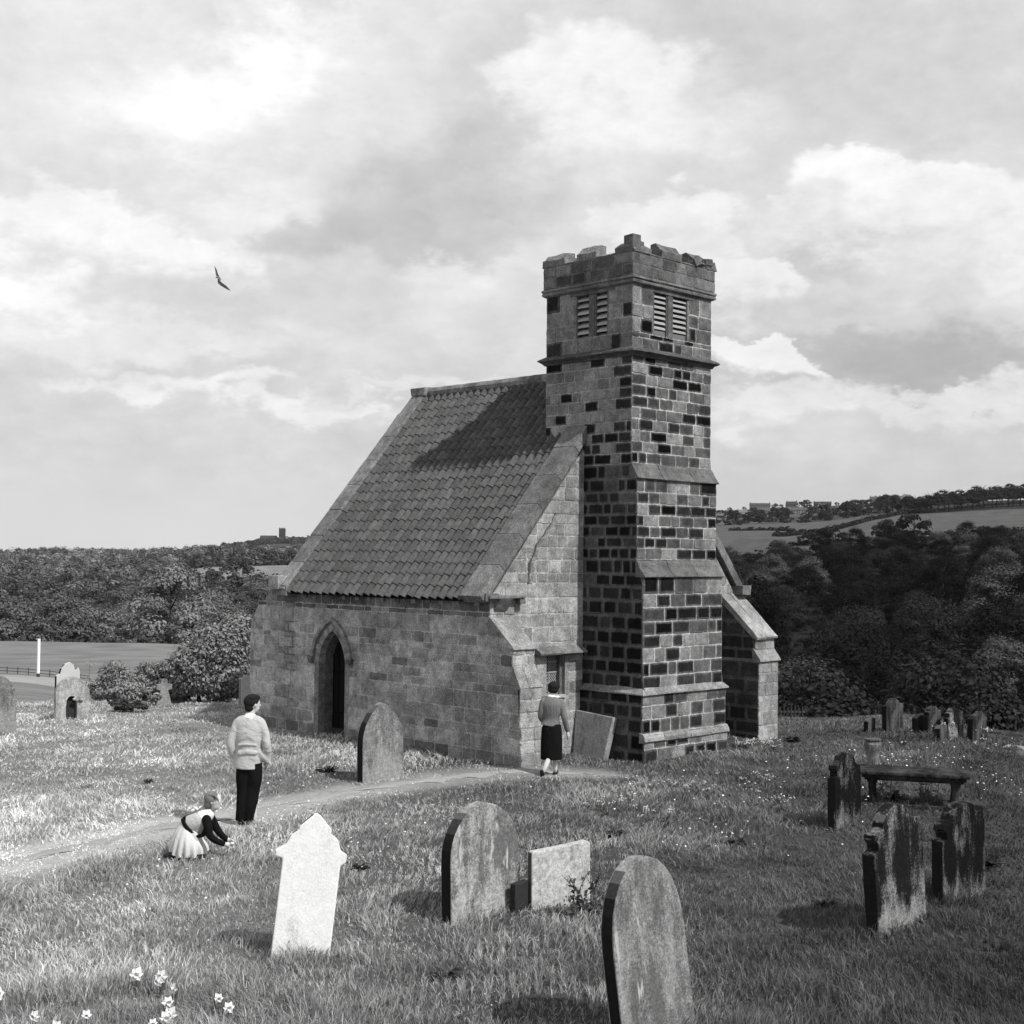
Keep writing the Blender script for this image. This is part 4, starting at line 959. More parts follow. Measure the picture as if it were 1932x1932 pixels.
# ------------------------------------------------------------------ shrubs near the church
def leafy(name, blobs, seed, size, tone, label, cat, per=700, stems=6, group=None, vary=.35, hollow=.7):
    """shrub from ellipsoid blobs (x, y, z, rx, ry, rz) relative to its foot"""
    loc, bl = blobs; r = np.random.default_rng(seed); Cs, Ns, Ts = [], [], []
    for (x, y, z, rx, ry, rz) in bl:
        for _ in range(max(2, int(per/60))):
            c0 = rand_dirs(1, r)[0]*np.array([rx, ry, rz])*.7; n = 60; d = rand_dirs(n, r); d[:, 2] += .25
            q = r.uniform(.4, 1.0, (n, 1)); lob = .38
            Cs.append(np.array([x, y, z])+c0+d*q*np.array([rx, ry, rz])*lob); N_ = d+rand_dirs(n, r)*.8; Ns.append(N_/np.linalg.norm(N_, axis=1, keepdims=True)); Ts.append(np.full(n, r.uniform(.8, 1.2)))
    C = np.concatenate(Cs); k = C[:, 2] > .02; C = C[k]; N_ = np.concatenate(Ns)[k]; T = np.concatenate(Ts)[k]
    P, F, t = cards(C, N_, size, r, T*tone*r.uniform(1-vary, 1+vary, len(C)), aspect=.55)
    root = empty(name, (*loc, H(*loc)), 0, label, cat, group)
    link(bpy.data.objects.new('foliage', mesh_np('foliage', P, F, t, M_LEAF)), root)
    mb = MB()
    for i in range(stems):
        b = bl[i % len(bl)]; mb.tube([(b[0]*.3+r.uniform(-.15, .15), b[1]*.3, -.1), (b[0]*.7, b[1]*.7, b[2]*.5), (b[0]+r.uniform(-.2, .2), b[1], b[2])], [.035, .025, .01], 5, .06)
    mb.build('stems', M_BARK, root); return root
leafy('bush', ((-8.05, 36.2), [(.35, 0, 1.35, .95, .8, .75), (.75, .2, 1.9, .55, .6, .45), (-.35, 0, .85, .8, .8, .75), (.5, 0, .6, 1.0, .8, .6), (-.8, .2, .5, .5, .6, .5)]), 1, .05, .27, 'tall broad-leaved bush against the left end of the church', 'bush', 9000, 8)
leafy('bush', ((-9.35, 36.2), [(0, 0, .7, .7, .5, .42), (.5, .1, .85, .4, .4, .35), (-.4, 0, .4, .5, .5, .35)]), 2, .04, .24, 'medium scrubby bush behind the stone cross', 'bush', 3200, 5)
leafy('bush', ((-8.95, 36.9), [(0, 0, .65, .6, .5, .5), (.4, .2, .9, .5, .5, .45)]), 6, .045, .24, 'bush filling the gap between the tall bush and the stone cross', 'bush', 3400, 4)
leafy('bush', ((-10.35, 35.6), [(0, 0, .65, .45, .4, .45), (.45, .1, .45, .45, .4, .35), (-.35, .1, .35, .4, .4, .3)]), 3, .036, .25, 'low bush right of the broken arched gravestone', 'bush', 2800, 5)
leafy('bush', ((-9.75, 34.4), [(0, 0, .3, .7, .4, .28), (.6, 0, .25, .4, .3, .2)]), 4, .05, .28, 'low pale shrub spreading in front of the left bushes', 'bush', 1300, 4)
leafy('bush', ((-9.1, 32.2), [(0, 0, .15, .35, .2, .14), (.3, 0, .12, .25, .2, .1)]), 5, .04, .07, 'small dark plant beside the broken arched gravestone', 'plant', 500, 3)
def weed(x, y, s, tone, seed, label, n=70):
    r = np.random.default_rng(seed); root = empty('weed', (x, y, H(x, y)), 0, label, 'plant', 'dark weeds in the churchyard grass'); mb = MB()
    for i in range(n):
        th = r.uniform(0, 2*pi); l = s*r.uniform(.4, 1.0); up = r.uniform(.3, 1.0); w = s*.10*r.uniform(.7, 1.4)
        d = Vector((cos(th), sin(th), 0)); sd = Vector((-sin(th), cos(th), 0)); p0 = d*.02*s; p1 = d*l*.5+Vector((0, 0, l*.55*up)); p2 = d*l+Vector((0, 0, l*.5*up))
        mb.add([p0, p1-sd*w, p2, p1+sd*w], [(0, 1, 2, 3)], tone*r.uniform(.6, 1.5))
    mb.build('leaves', M_LEAF, root)
for i, (X, Y, s, tn) in enumerate(((625, 1462, .26, .05), (690, 1640, .16, .03), (1168, 1580, .2, .035), (1392, 1590, .22, .05), (1330, 1605, .14, .05), (290, 1478, .12, .04), (1500, 1390, .3, .06), (1395, 1412, .26, .035), (1860, 1628, .3, .03), (1560, 1700, .22, .05), (850, 1845, .2, .05), (1690, 1512, .28, .05))):
    u = (X-966)/2560; v = (Y-yh(X))/2560; d = ZC/v; x, y = u*d, d
    weed(x, y, s, tn, 500+i, ['dark leafy weed left of the arched gravestone by the nave', 'small dark weed right of the white headstone', 'dark weed on the turf above the square stone', 'dark weed clump in the grass right of the path', 'little weed left of the larger weed clump in the open grass', 'small dark weed in the pale grass left of the man', 'leafy weed at the foot of the far right buttress', 'dark weed at the corner of the tower foot', 'dark weed clump at the right edge behind the headstones', 'weed in the grass left of the right-hand headstones', 'dark weed below the broad arched headstone', 'leafy weed beneath the table tomb'][i])
# bramble in front of the square stone
def bramble():
    root = empty('bramble', (.80, 14.35, H(.8, 14.35)), 0, 'wiry bramble growing in front of the pale square stone', 'plant'); r = np.random.default_rng(77); st = MB(); lf = MB()
    for i in range(11):
        th = r.uniform(-.3, pi+.3); h_ = r.uniform(.25, .62); e = Vector((cos(th)*r.uniform(.1, .32), sin(th)*.05-.05, h_)); m = Vector((e.x*.35, e.y*.5-.02, h_*.65))
        b = Vector((r.uniform(-.15, .2), 0, -.02)); pts = [b, b+m, b+e, b+e+Vector((e.x*.4, -.03, -.03))]; st.tube(pts, [.005, .004, .003, .0015], 4, .05)
        for k in range(9):
            t = r.uniform(.2, 1); q = pts[0].lerp(pts[1], t*2) if t < .5 else pts[1].lerp(pts[2], t*2-1); d = Vector(rand_dirs(1, r)[0]); s = r.uniform(.016, .034); n_ = d.cross(Vector((.3, -1, .4))).normalized()
            lf.add([q, q+d*s-n_*s*.5, q+d*s*1.8, q+d*s+n_*s*.5], [(0, 1, 2, 3)], r.uniform(.04, .11))
    for k in range(150):
        q = Vector((r.uniform(-.22, .38), r.uniform(-.08, .02), abs(r.normal()*.12))); d = Vector(rand_dirs(1, r)[0]); s = r.uniform(.02, .04); n_ = d.cross(Vector((.3, -1, .4))).normalized(); lf.add([q, q+d*s-n_*s*.5, q+d*s*1.8, q+d*s+n_*s*.5], [(0, 1, 2, 3)], r.uniform(.05, .14))
    st.build('stem', M_BARK, root); lf.build('leaves', M_LEAF, root)
bramble()
# tall thin sapling left, and cow-parsley like flowers
def stalk_plant(X, Y, h, n, tone, seed, label, spread=.1, head=.02, cat='flowering plant', group=None, name='flowering_plant'):
    d = ZC/((Y-yh(X))/2560); x, y = (X-966)/2560*d, d; r = np.random.default_rng(seed); root = empty(name, (x, y, H(x, y)), 0, label, cat, group); st = MB(); fl = MB()
    for i in range(n):
        b = Vector((r.uniform(-spread, spread), r.uniform(-spread, spread), 0)); e = b+Vector((r.uniform(-.12, .12), r.uniform(-.05, .05), h*r.uniform(.6, 1)))
        st.tube([b, b.lerp(e, .5)+Vector((r.uniform(-.02, .02), 0, 0)), e], [.006, .005, .003], 4, .12)
        for k in range(9):
            q = e+Vector((r.normal()*head*1.6, r.normal()*head*1.2, r.normal()*head*.8)); fl.ball(q, head*r.uniform(.3, .6), 5, 3, tone)
        for k in range(5):
            q = b.lerp(e, r.uniform(.1, .8)); dd = Vector(rand_dirs(1, r)[0]); s = .05; n_ = dd.cross(Vector((.1, -1, .2))).normalized(); st.add([q, q+dd*s-n_*s*.3, q+dd*s*2, q+dd*s+n_*s*.3], [(0, 1, 2, 3)], .12)
    st.tube([(-spread, 0, -.03), (spread, 0, -.03)], .01, 4, .1); st.build('stalks', M_LEAF, root); fl.build('flower_heads', M_WHITE, root); return root
M_WHITE = tone_mat('petals', rough=.6)
for i, (X, Y, h, n, sp, hd_, lb) in enumerate(((1745, 1512, .42, 7, .10, .022, 'white flowering stalks under the near edge of the table tomb'), (1665, 1516, .42, 8, .12, .03, 'pale cow parsley in front of the table tomb'),
        (1232, 1560, .32, 9, .28, .018, 'cow parsley heads in the open grass between path and tomb'), (1140, 1530, .28, 9, .3, .018, 'loose patch of cow parsley below the leaning slab'), (1330, 1500, .26, 9, .4, .016, 'cow parsley in the grass below the tower'),
        (1785, 1395, .36, 5, .2, .03, 'white-headed flowers growing beside the far row of stones'), (1852, 1393, .34, 4, .15, .03, 'white-headed flowers before the last far headstone'), (1430, 1408, .22, 30, .45, .02, 'mass of small white flowers at the foot of the right buttress'),
        (1870, 1420, .3, 6, .5, .02, 'scattered tall flowers at the right edge of the churchyard'), (1420, 1480, .22, 9, .5, .016, 'sparse white flowers right of the tower foot'), (1470, 1530, .3, 6, .35, .018, 'a few cow parsley stalks left of the table tomb'))):
    stalk_plant(X, Y, h, n, .62, 600+i, lb, sp, hd_)
stalk_plant(170, 1345, 1.15, 3, .3, 650, 'tall thin seeding weed behind the broken arched gravestone', .03, .05, 'plant', None, 'tall_weed')
# daffodils in the foreground
def daff(X, Y, h, big, label, face):
    # flower head seen at (X, Y): solve the foot on the ground
    v = (Y-yh(X))/2560; d = (ZC-h)/v; x, y = (X-966)/2560*d, d; z = H(x, y)
    root = empty('daffodil', (x, y, z), face, label, 'flower', 'daffodils in the near grass'); st = MB(); st.tube([(0, 0, -.02), (.004, 0, h*.6), (0, -.012, h-z)], [.004, .004, .003], 5, .10)
    for s in (-1, 1, .4): st.add([(s*.01, 0, 0), (s*.03, .01, h*.5), (s*.05, .0, h*.85), (s*.022, -.008, h*.5)], [(0, 1, 2, 3)], .12)
    st.build('stem', M_LEAF, root); pt = MB(); c = Vector((0, -.018, h-z))
    for k in range(6):
        t = 2*pi*k/6; dx = Vector((cos(t), 0, sin(t))); sx = Vector((-sin(t), 0, cos(t))); L = big*1.5*random.uniform(.85, 1.1)
        pt.add([c, c+dx*L*.5-sx*L*.42+Vector((0, -.004, 0)), c+dx*L+Vector((0, .006, 0)), c+dx*L*.5+sx*L*.42+Vector((0, -.004, 0))], [(0, 1, 2, 3)], .85)
    pt.build('petals', M_WHITE, root); tr = MB(); tr.tube([c, c+Vector((0, -.022, 0)), c+Vector((0, -.03, 0))], [.010*big/.03, .012*big/.03, .016*big/.03], 9, .72, caps=False); tr.build('trumpet', M_WHITE, root)
DFL = [(274, 1828, .044, 'daffodil head highest of the near clump at lower left'), (322, 1831, .042, 'daffodil beside the highest one, turned right'), (318, 1841, .036, 'half-hidden daffodil just below the upper pair'), (346, 1854, .036, 'daffodil right of the upper pair'),
       (333, 1879, .038, 'daffodil in the middle of the near clump'), (340, 1902, .046, 'large daffodil low in the near clump'), (330, 1908, .04, 'daffodil touching the large low one'), (428, 1872, .030, 'small daffodil at the right end of the clump'), (446, 1889, .034, 'daffodil lowest on the right of the clump'),
       (14, 1864, .045, 'lone daffodil at the left edge of the picture'), (88, 1905, .034, 'daffodil low down near the left corner'), (130, 1924, .038, 'daffodil at the bottom edge left of the clump'), (182, 1903, .028, 'small drooping daffodil at the bottom left'), (306, 1918, .028, 'faded daffodil at the bottom of the clump')]
for i, (X, Y, bg, lb) in enumerate(DFL): daff(X, Y, .17+.05*random.random(), bg, lb, random.uniform(-.7, .7))

# ------------------------------------------------------------------ grass
def region_grass(x, y):
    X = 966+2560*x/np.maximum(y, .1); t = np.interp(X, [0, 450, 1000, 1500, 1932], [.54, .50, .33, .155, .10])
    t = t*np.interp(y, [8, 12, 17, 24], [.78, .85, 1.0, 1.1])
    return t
AA_ = ANG_A
STONES = [(1.17, 10.74, .9), (-.28, 14.35, .95), (.55, 14.7, .75), (-1.92, 12.68, .6), (-2.13, 22.58, .95), (4.74, 19.29, .8), (4.01, 14.10, 1.0), (5.08, 15.40, 1.0), (8.37, 29.8, .9), (8.95, 28.7, 1.2), (9.6, 28.8, 1.2), (-9.62, 29.9, .9), (-10.35, 27.7, .7), (6.2, 21.0, 1.6), (3.9, 25.6, 3.0), (1.1, 26.4, 1.2)]
def make_grass(n, d0, d1, seed, wk, name, label, hs=1.0):
    r = np.random.default_rng(seed); a = r.uniform(-.60, .60, n)
    p = .12; u = r.uniform(0, 1, n); d = (d0**p+u*(d1**p-d0**p))**(1/p)   # density falls with distance
    # gather into tufts
    x = d*np.sin(a); y = d*np.cos(a); cs = .11
    gx = np.floor(x/cs); gy = np.floor(y/cs); hx = vnoise(gx*7.3, gy*3.1, 1, 11); hy = vnoise(gx*2.7, gy*9.1, 1, 12)
    pull = r.uniform(.0, .85, n)*.8; x = x+((gx+.15+.7*hx)*cs-x)*pull; y = y+((gy+.15+.7*hy)*cs-y)*pull
    # longer, unmown grass round the foot of each stone
    kx, ky = [], []
    for sx, sy, w_ in STONES:
        k = int(260*w_/.8); t_ = r.uniform(-.5, .5, k)*w_*1.1; o_ = r.normal(size=k)*.09; kx.append(sx+t_*cos(AA_)-o_*sin(AA_)); ky.append(sy+t_*sin(AA_)+o_*cos(AA_))
    kx = np.concatenate(kx); ky = np.concatenate(ky); nk = len(kx); x = np.concatenate([x, kx]); y = np.concatenate([y, ky]); n = len(x); near_st = np.arange(n) >= n-nk
    du = (x-O.x)*A.x+(y-O.y)*A.y; dv = (x-O.x)*B.x+(y-O.y)*B.y
    inside = ((du > -2.47) & (du < 4.9) & (dv > 1.25) & (dv < 8.8)) | ((du > -.03) & (du < TW) & (dv > -.38) & (dv < 2)) | ((du > -2.5) & (du < -1.95) & (dv > .42) & (dv < 2)) | ((du > UB0) & (du < UB1) & (dv > .2) & (dv < 2))
    pd = path_dist(x, y); keep = ~inside; x, y, pd, near_st = x[keep], y[keep], pd[keep], near_st[keep]; n = len(x); dd = np.hypot(x, y)
    tuss = vnoise(x, y, 2.2, 21)*.6+vnoise(x, y, 5.1, 22)*.4; big = vnoise(x, y, .45, 23); bare = vnoise(x, y, 3.1, 28)
    hg = (.045+.20*tuss**1.6)*(.55+.8*big)*r.uniform(.45, 1.25, n)*hs; hg *= np.clip((pd-.5)/1.9, .26, 1); hg = np.where(bare < .16, hg*.45, hg); hg = np.where(near_st, np.maximum(hg, .05)*1.25+.05*r.uniform(0, 1, n), hg)
    du2 = (x-O.x)*A.x+(y-O.y)*A.y
    wx = vnoise(x, y, .9, 24)-.5; wy = vnoise(x, y, .9, 25)-.5; th = r.uniform(0, 2*pi, n); ln = hg*(.35+.5*r.uniform(0, 1, n))
    lx = ln*(np.cos(th)*1.0+wx*1.3); ly = ln*(np.sin(th)*1.0+wy*1.3); hg = hg*np.interp(dd, [7, 11, 17, 34], [1.5, 1.25, .85, .62])
    w = .0030*wk*(dd/10)**1.0*r.uniform(.6, 1.4, n); fa = r.uniform(0, 2*pi, n); sx, sy = np.cos(fa)*w, np.sin(fa)*w
    z = hgt(x, y)-.01; mz = z+hg*.62; tz = z+hg*r.uniform(.75, 1.0, n)
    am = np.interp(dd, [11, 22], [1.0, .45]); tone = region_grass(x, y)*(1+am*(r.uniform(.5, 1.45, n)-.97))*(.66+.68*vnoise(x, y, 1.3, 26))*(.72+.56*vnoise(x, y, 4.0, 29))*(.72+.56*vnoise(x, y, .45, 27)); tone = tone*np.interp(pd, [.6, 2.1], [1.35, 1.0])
    dry = r.uniform(0, 1, n) < .08; tone = np.where(dry, tone*1.45, tone)
    V = np.stack([np.stack([x-sx, y-sy, z], -1), np.stack([x+sx, y+sy, z], -1), np.stack([x+lx*.38+sx*.8, y+ly*.38+sy*.8, mz], -1), np.stack([x+lx*.38-sx*.8, y+ly*.38-sy*.8, mz], -1), np.stack([x+lx, y+ly, tz], -1)], 1).reshape(-1, 3)
    nl = 90000; q = r.integers(0, n, nl); c = np.stack([x[q]+r.normal(size=nl)*.02, y[q]+r.normal(size=nl)*.02, z[q]+hg[q]*r.uniform(.1, .75, nl)], -1); N_ = rand_dirs(nl, r); N_[:, 2] = abs(N_[:, 2])+.4; N_ /= np.linalg.norm(N_, axis=1, keepdims=True)
    LP, LF, LT = cards(c, N_, .010*(dd[q]/10)**.5, r, tone[q]*r.uniform(.4, 1.1, nl)*np.where(vnoise(c[:, 0], c[:, 1], 3.3, 35) > .55, .7, 1.0))
    b = np.arange(n)*5; F4 = np.stack([b, b+1, b+2, b+3], -1); F3 = np.stack([b+3, b+2, b+4], -1)
    tn = np.stack([tone*.85, tone*.85, tone, tone, tone*1.1], -1).ravel()
    o = bpy.data.objects.new(name, mesh_np(name, np.concatenate([V, LP]), [F4, F3, LF+len(V)], np.concatenate([tn, LT]), M_GRASS)); link(o); tag(o, label, 'grass', kind='stuff')
make_grass(660000, 6.5, 40, 41, 1.0, 'grass', 'rough tussocky churchyard grass')
def daisies():
    r = np.random.default_rng(51); mb = []; V = []; n = 0; C = []
    for (X, Y, rx, ry, k) in ((560, 1500, 130, 45, 60), (620, 1590, 190, 50, 60), (300, 1430, 90, 30, 35), (240, 1480, 160, 30, 20), (170, 1540, 120, 40, 22), (640, 1440, 80, 30, 30), (540, 1530, 80, 25, 35), (1250, 1480, 260, 50, 80), (1350, 1560, 240, 60, 40), (1500, 1440, 200, 40, 45), (1750, 1420, 180, 35, 70), (1880, 1470, 70, 40, 40), (450, 1620, 200, 60, 26), (330, 1680, 250, 70, 14), (820, 1400, 120, 20, 25), (1620, 1480, 120, 60, 25), (880, 1500, 100, 40, 12)):
        for _ in range(int(k*.7)):
            a, b = r.normal()*.5, r.normal()*.5; px_, py_ = X+a*rx, Y+b*ry
            if py_ < yh(px_)+265: continue
            d = (ZC-.1)/((py_-yh(px_))/2560); C.append(((px_-966)/2560*d, d))
    C = np.array(C); q = path_dist(C[:, 0], C[:, 1]) > .8; C = C[q]; mb = MB()
    for x, y in C:
        du = (x-O.x)*A.x+(y-O.y)*A.y; dv = (x-O.x)*B.x+(y-O.y)*B.y
        if du > -2.7 and dv > .2 and du < 5.2: continue
        z = H(x, y)+r.uniform(.06, .17); s = r.uniform(.008, .017)*(.8+.012*y); nrm = Vector((r.normal()*.3, -.35+r.normal()*.2, 1)).normalized(); e = nrm.orthogonal().normalized(); f = nrm.cross(e)
        c = Vector((x, y, z)); mb.add([c+nrm*s*.3]+[c+e*cos(2*pi*i/7)*s+f*sin(2*pi*i/7)*s for i in range(7)], [(0, 1+i, 1+(i+1) % 7) for i in range(7)], r.uniform(.5, .85))
    tag(mb.build('daisies', M_WHITE), 'tiny white daisies scattered through the churchyard grass', 'daisies', kind='stuff')
daisies()

# ------------------------------------------------------------------ headstones
def xz_gothic(w, h, hs=.62, n=9, sh=0.0):
    hw = w/2; H0 = h*hs; r = ((h-H0)**2+hw*hw)/(2*hw); c = r-hw; th = math.asin(min(1, (h-H0)/r)); L = [(-hw, -.35)]
    for i in range(n+1): t = th*i/n; L.append((-(r*cos(t)-c), H0+r*sin(t)))
    return L+[(-x, z) for x, z in L[::-1][1:]]
def xz_round(w, h, hs=.66, n=10, flat=1.0):
    hw = w/2; H0 = h*hs; return [(-hw, -.35)]+[(-hw*cos(pi*i/n), H0+(h-H0)*abs(sin(pi*i/n))**flat) for i in range(n+1)]+[(hw, -.35)]
def xz_scroll(w, h, seed=0, rt=1.0):
    """shouldered stone: plain shoulder, square ear, round head"""
    hw = w/2; r = random.Random(seed); j = lambda: r.uniform(-.008, .008)
    L = [(-hw, -.35), (-hw, h*.70), (-hw+.10*w, h*.705), (-hw+.09*w, h*.76), (-hw+.04*w, h*.80), (-hw+.05*w, h*.845), (-hw+.17*w, h*.85), (-hw+.20*w, h*.86)]
    n = 8; rr = w*.29
    for i in range(n+1):
        t = pi-pi*i/n; L.append((cos(t)*rr, h*.86+sin(t)*h*.14))
    R_ = [(hw-.18*w, h*.86), (hw-.05*w, h*.86*rt), (hw-.02*w, h*.82), (hw-.04*w, h*.78), (hw, h*.72*rt), (hw, -.35)]
    return [(x+j(), z+j()*(z > 0)) for x, z in L+R_]
def headstone(name, loc, ang, prof, th, mats, label, lean=(0, 0), group=None, cat='gravestone', bev=.012, border=None, root=None, side=True):
    """prof: (x, z) outline, front face towards -y before turning; mats (front, side)"""
    mb = MB(); n = len(prof)
    fr_ = [Vector((x, -th/2, z)) for x, z in prof]; bk = [Vector((x, th/2, z)) for x, z in prof]
    mb.add(fr_+bk, [tuple(range(n))], .2, 0, 0); m = len(mb.v)-2*n
    mb.f.append(tuple(range(2*n-1, n-1, -1))); mb.mi.append(0)
    for i in range(n-1):
        # left edge (north side): shade painted into its colour, with dark algae
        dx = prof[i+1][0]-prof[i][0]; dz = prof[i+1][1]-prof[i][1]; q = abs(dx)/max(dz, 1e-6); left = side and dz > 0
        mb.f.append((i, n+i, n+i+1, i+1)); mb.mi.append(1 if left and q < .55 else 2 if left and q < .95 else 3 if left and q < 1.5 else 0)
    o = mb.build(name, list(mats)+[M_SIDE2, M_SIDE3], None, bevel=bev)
    me = o.data; bm = bmesh.new(); bm.from_mesh(me); bmesh.ops.triangulate(bm, faces=[f for f in bm.faces if len(f.verts) > 4]); bm.to_mesh(me); bm.free()
    o.location = (loc[0], loc[1], H(*loc)-.02); o.rotation_euler = (Matrix.Rotation(ang, 3, 'Z') @ Matrix.Rotation(lean[0], 3, 'X') @ Matrix.Rotation(lean[1], 3, 'Y')).to_euler()
    return tag(o, label, cat, group)
AA = ANG_A
M_SIDE = plain('shade_algae_black_edge', .018, noise=20, amt=.5, bd=.005); M_SIDE2 = plain('shade_algae_dark_edge', .045, noise=25, amt=.6, bd=.005); M_SIDE3 = plain('shade_algae_grey_edge', .10, noise=25, amt=.5, bd=.005)  # edge tones: algae plus painted-in shade, graded in steps
g1 = grave_mat('grave_streaked', .27, .125, .50, 2.4, 0, 1.0, .44); g2 = grave_mat('grave_mottled', .38, .14, .51, 2.6, .02, 4.0, .46)
g3 = grave_mat('grave_speckled', .50, .30, .42, 7, 0, 7.0); g4 = grave_mat('grave_white', .78, .46, .40, 3, 0, 9.0, None, .3)
g5 = grave_mat('grave_black', .19, .009, .60, 2.4, .12, 12.0); g6 = grave_mat('grave_dark', .25, .014, .56, 2.2, .10, 15.0)
gf = grave_mat('grave_far_dark', .10, .018, .52, 2.0, .0, 33.0)
g7 = grave_mat('grave_grey', .27, .13, .5, 2.8, .12, 18.0); g8 = grave_mat('grave_pale', .42, .26, .5, 4, 0, 21.0)
gd = plain('niche_shade_dark', .035, noise=15, amt=.5)
M_SPALE = plain('pale_stone_edge', .22, noise=30, amt=.4)
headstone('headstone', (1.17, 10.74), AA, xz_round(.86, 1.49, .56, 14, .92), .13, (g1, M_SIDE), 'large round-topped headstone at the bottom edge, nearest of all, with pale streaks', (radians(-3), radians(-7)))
def rimmed(o, prof, th, mat, d=.02):        # sloping rim round a gothic head
    pass
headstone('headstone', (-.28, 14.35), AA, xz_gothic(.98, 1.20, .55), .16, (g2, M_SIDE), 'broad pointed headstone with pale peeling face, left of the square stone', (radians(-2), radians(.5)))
headstone('headstone', (.55, 14.70), radians(24), [(-.35, -.3), (-.35, .625), (-.25, .635), (0, .66), (.31, .70), (.35, .68), (.35, -.3)], .11, (g3, plain('square_stone_edge', .10, noise=20, amt=.4)), 'pale squarish broken-topped stone behind a bramble', (radians(-1), 0), bev=.015)
headstone('headstone', (.12, 14.50), AA, [(-.10, -.3), (-.10, .31), (.10, .33), (.10, -.3)], .08, (gd, gd), 'small black slab between the broad pointed headstone and the square stone')
# white marble gothic stone with shoulders
hw = .27
wp = [(-hw, -.35), (-hw, .86), (-hw-.005, .90), (-hw-.07, .915), (-hw-.075, .965), (-hw+.01, 1.02), (-hw+.055, 1.12), (-hw+.115, 1.165), (-hw+.12, 1.20), (-.03, 1.315), (.0, 1.325), (.035, 1.305), (hw-.12, 1.19), (hw-.12, 1.15), (hw-.05, 1.10), (hw-.01, 1.00), (hw+.055, .965), (hw+.05, .90), (hw, .86), (hw, -.35)]
headstone('headstone', (-1.92, 12.68), radians(14), wp, .09, (g4, plain('white_marble_edge', .42, noise=20, amt=.25)), 'leaning white marble headstone with pointed head and small shoulders', (radians(-4), radians(6.5)))
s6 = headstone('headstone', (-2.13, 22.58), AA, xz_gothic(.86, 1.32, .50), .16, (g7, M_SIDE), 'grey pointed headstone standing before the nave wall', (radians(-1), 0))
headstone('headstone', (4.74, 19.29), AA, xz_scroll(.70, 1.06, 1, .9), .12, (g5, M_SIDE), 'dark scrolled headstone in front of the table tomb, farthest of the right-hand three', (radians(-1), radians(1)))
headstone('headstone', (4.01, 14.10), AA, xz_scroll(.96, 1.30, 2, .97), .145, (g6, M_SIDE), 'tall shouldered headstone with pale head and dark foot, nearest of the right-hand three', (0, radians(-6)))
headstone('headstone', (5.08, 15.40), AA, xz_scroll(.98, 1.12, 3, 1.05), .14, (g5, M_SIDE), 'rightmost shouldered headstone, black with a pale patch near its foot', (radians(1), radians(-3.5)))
FG = 'far headstones along the right-hand edge of the hill'
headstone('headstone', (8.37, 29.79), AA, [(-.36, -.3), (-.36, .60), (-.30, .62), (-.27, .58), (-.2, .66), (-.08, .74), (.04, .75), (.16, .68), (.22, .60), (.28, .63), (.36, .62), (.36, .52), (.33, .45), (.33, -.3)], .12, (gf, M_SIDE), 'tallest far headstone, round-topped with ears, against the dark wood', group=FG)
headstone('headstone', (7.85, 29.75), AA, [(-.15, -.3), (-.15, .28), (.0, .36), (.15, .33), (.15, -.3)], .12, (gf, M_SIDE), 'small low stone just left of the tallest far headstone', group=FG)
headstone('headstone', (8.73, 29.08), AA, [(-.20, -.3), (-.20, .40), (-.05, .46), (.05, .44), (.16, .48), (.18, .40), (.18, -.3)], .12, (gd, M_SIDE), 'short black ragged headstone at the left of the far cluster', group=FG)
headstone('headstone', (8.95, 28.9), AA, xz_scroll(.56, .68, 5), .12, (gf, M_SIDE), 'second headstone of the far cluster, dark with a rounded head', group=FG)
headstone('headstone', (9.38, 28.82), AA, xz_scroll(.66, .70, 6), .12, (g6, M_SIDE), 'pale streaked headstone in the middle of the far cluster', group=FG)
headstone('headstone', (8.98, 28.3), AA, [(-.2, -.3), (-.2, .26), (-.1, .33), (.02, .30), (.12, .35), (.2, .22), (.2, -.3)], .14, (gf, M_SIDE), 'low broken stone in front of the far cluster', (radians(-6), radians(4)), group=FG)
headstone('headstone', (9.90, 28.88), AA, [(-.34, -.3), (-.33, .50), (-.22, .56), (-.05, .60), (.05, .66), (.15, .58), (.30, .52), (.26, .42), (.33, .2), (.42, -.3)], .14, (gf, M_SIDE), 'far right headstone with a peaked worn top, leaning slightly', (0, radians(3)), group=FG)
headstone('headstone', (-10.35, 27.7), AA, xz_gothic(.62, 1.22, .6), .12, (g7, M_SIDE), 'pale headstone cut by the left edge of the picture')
headstone('headstone', (-8.24, 21.3), AA, xz_round(.55, .95), .12, (g6, M_SIDE), 'dark headstone just showing at the left edge below the pale one')
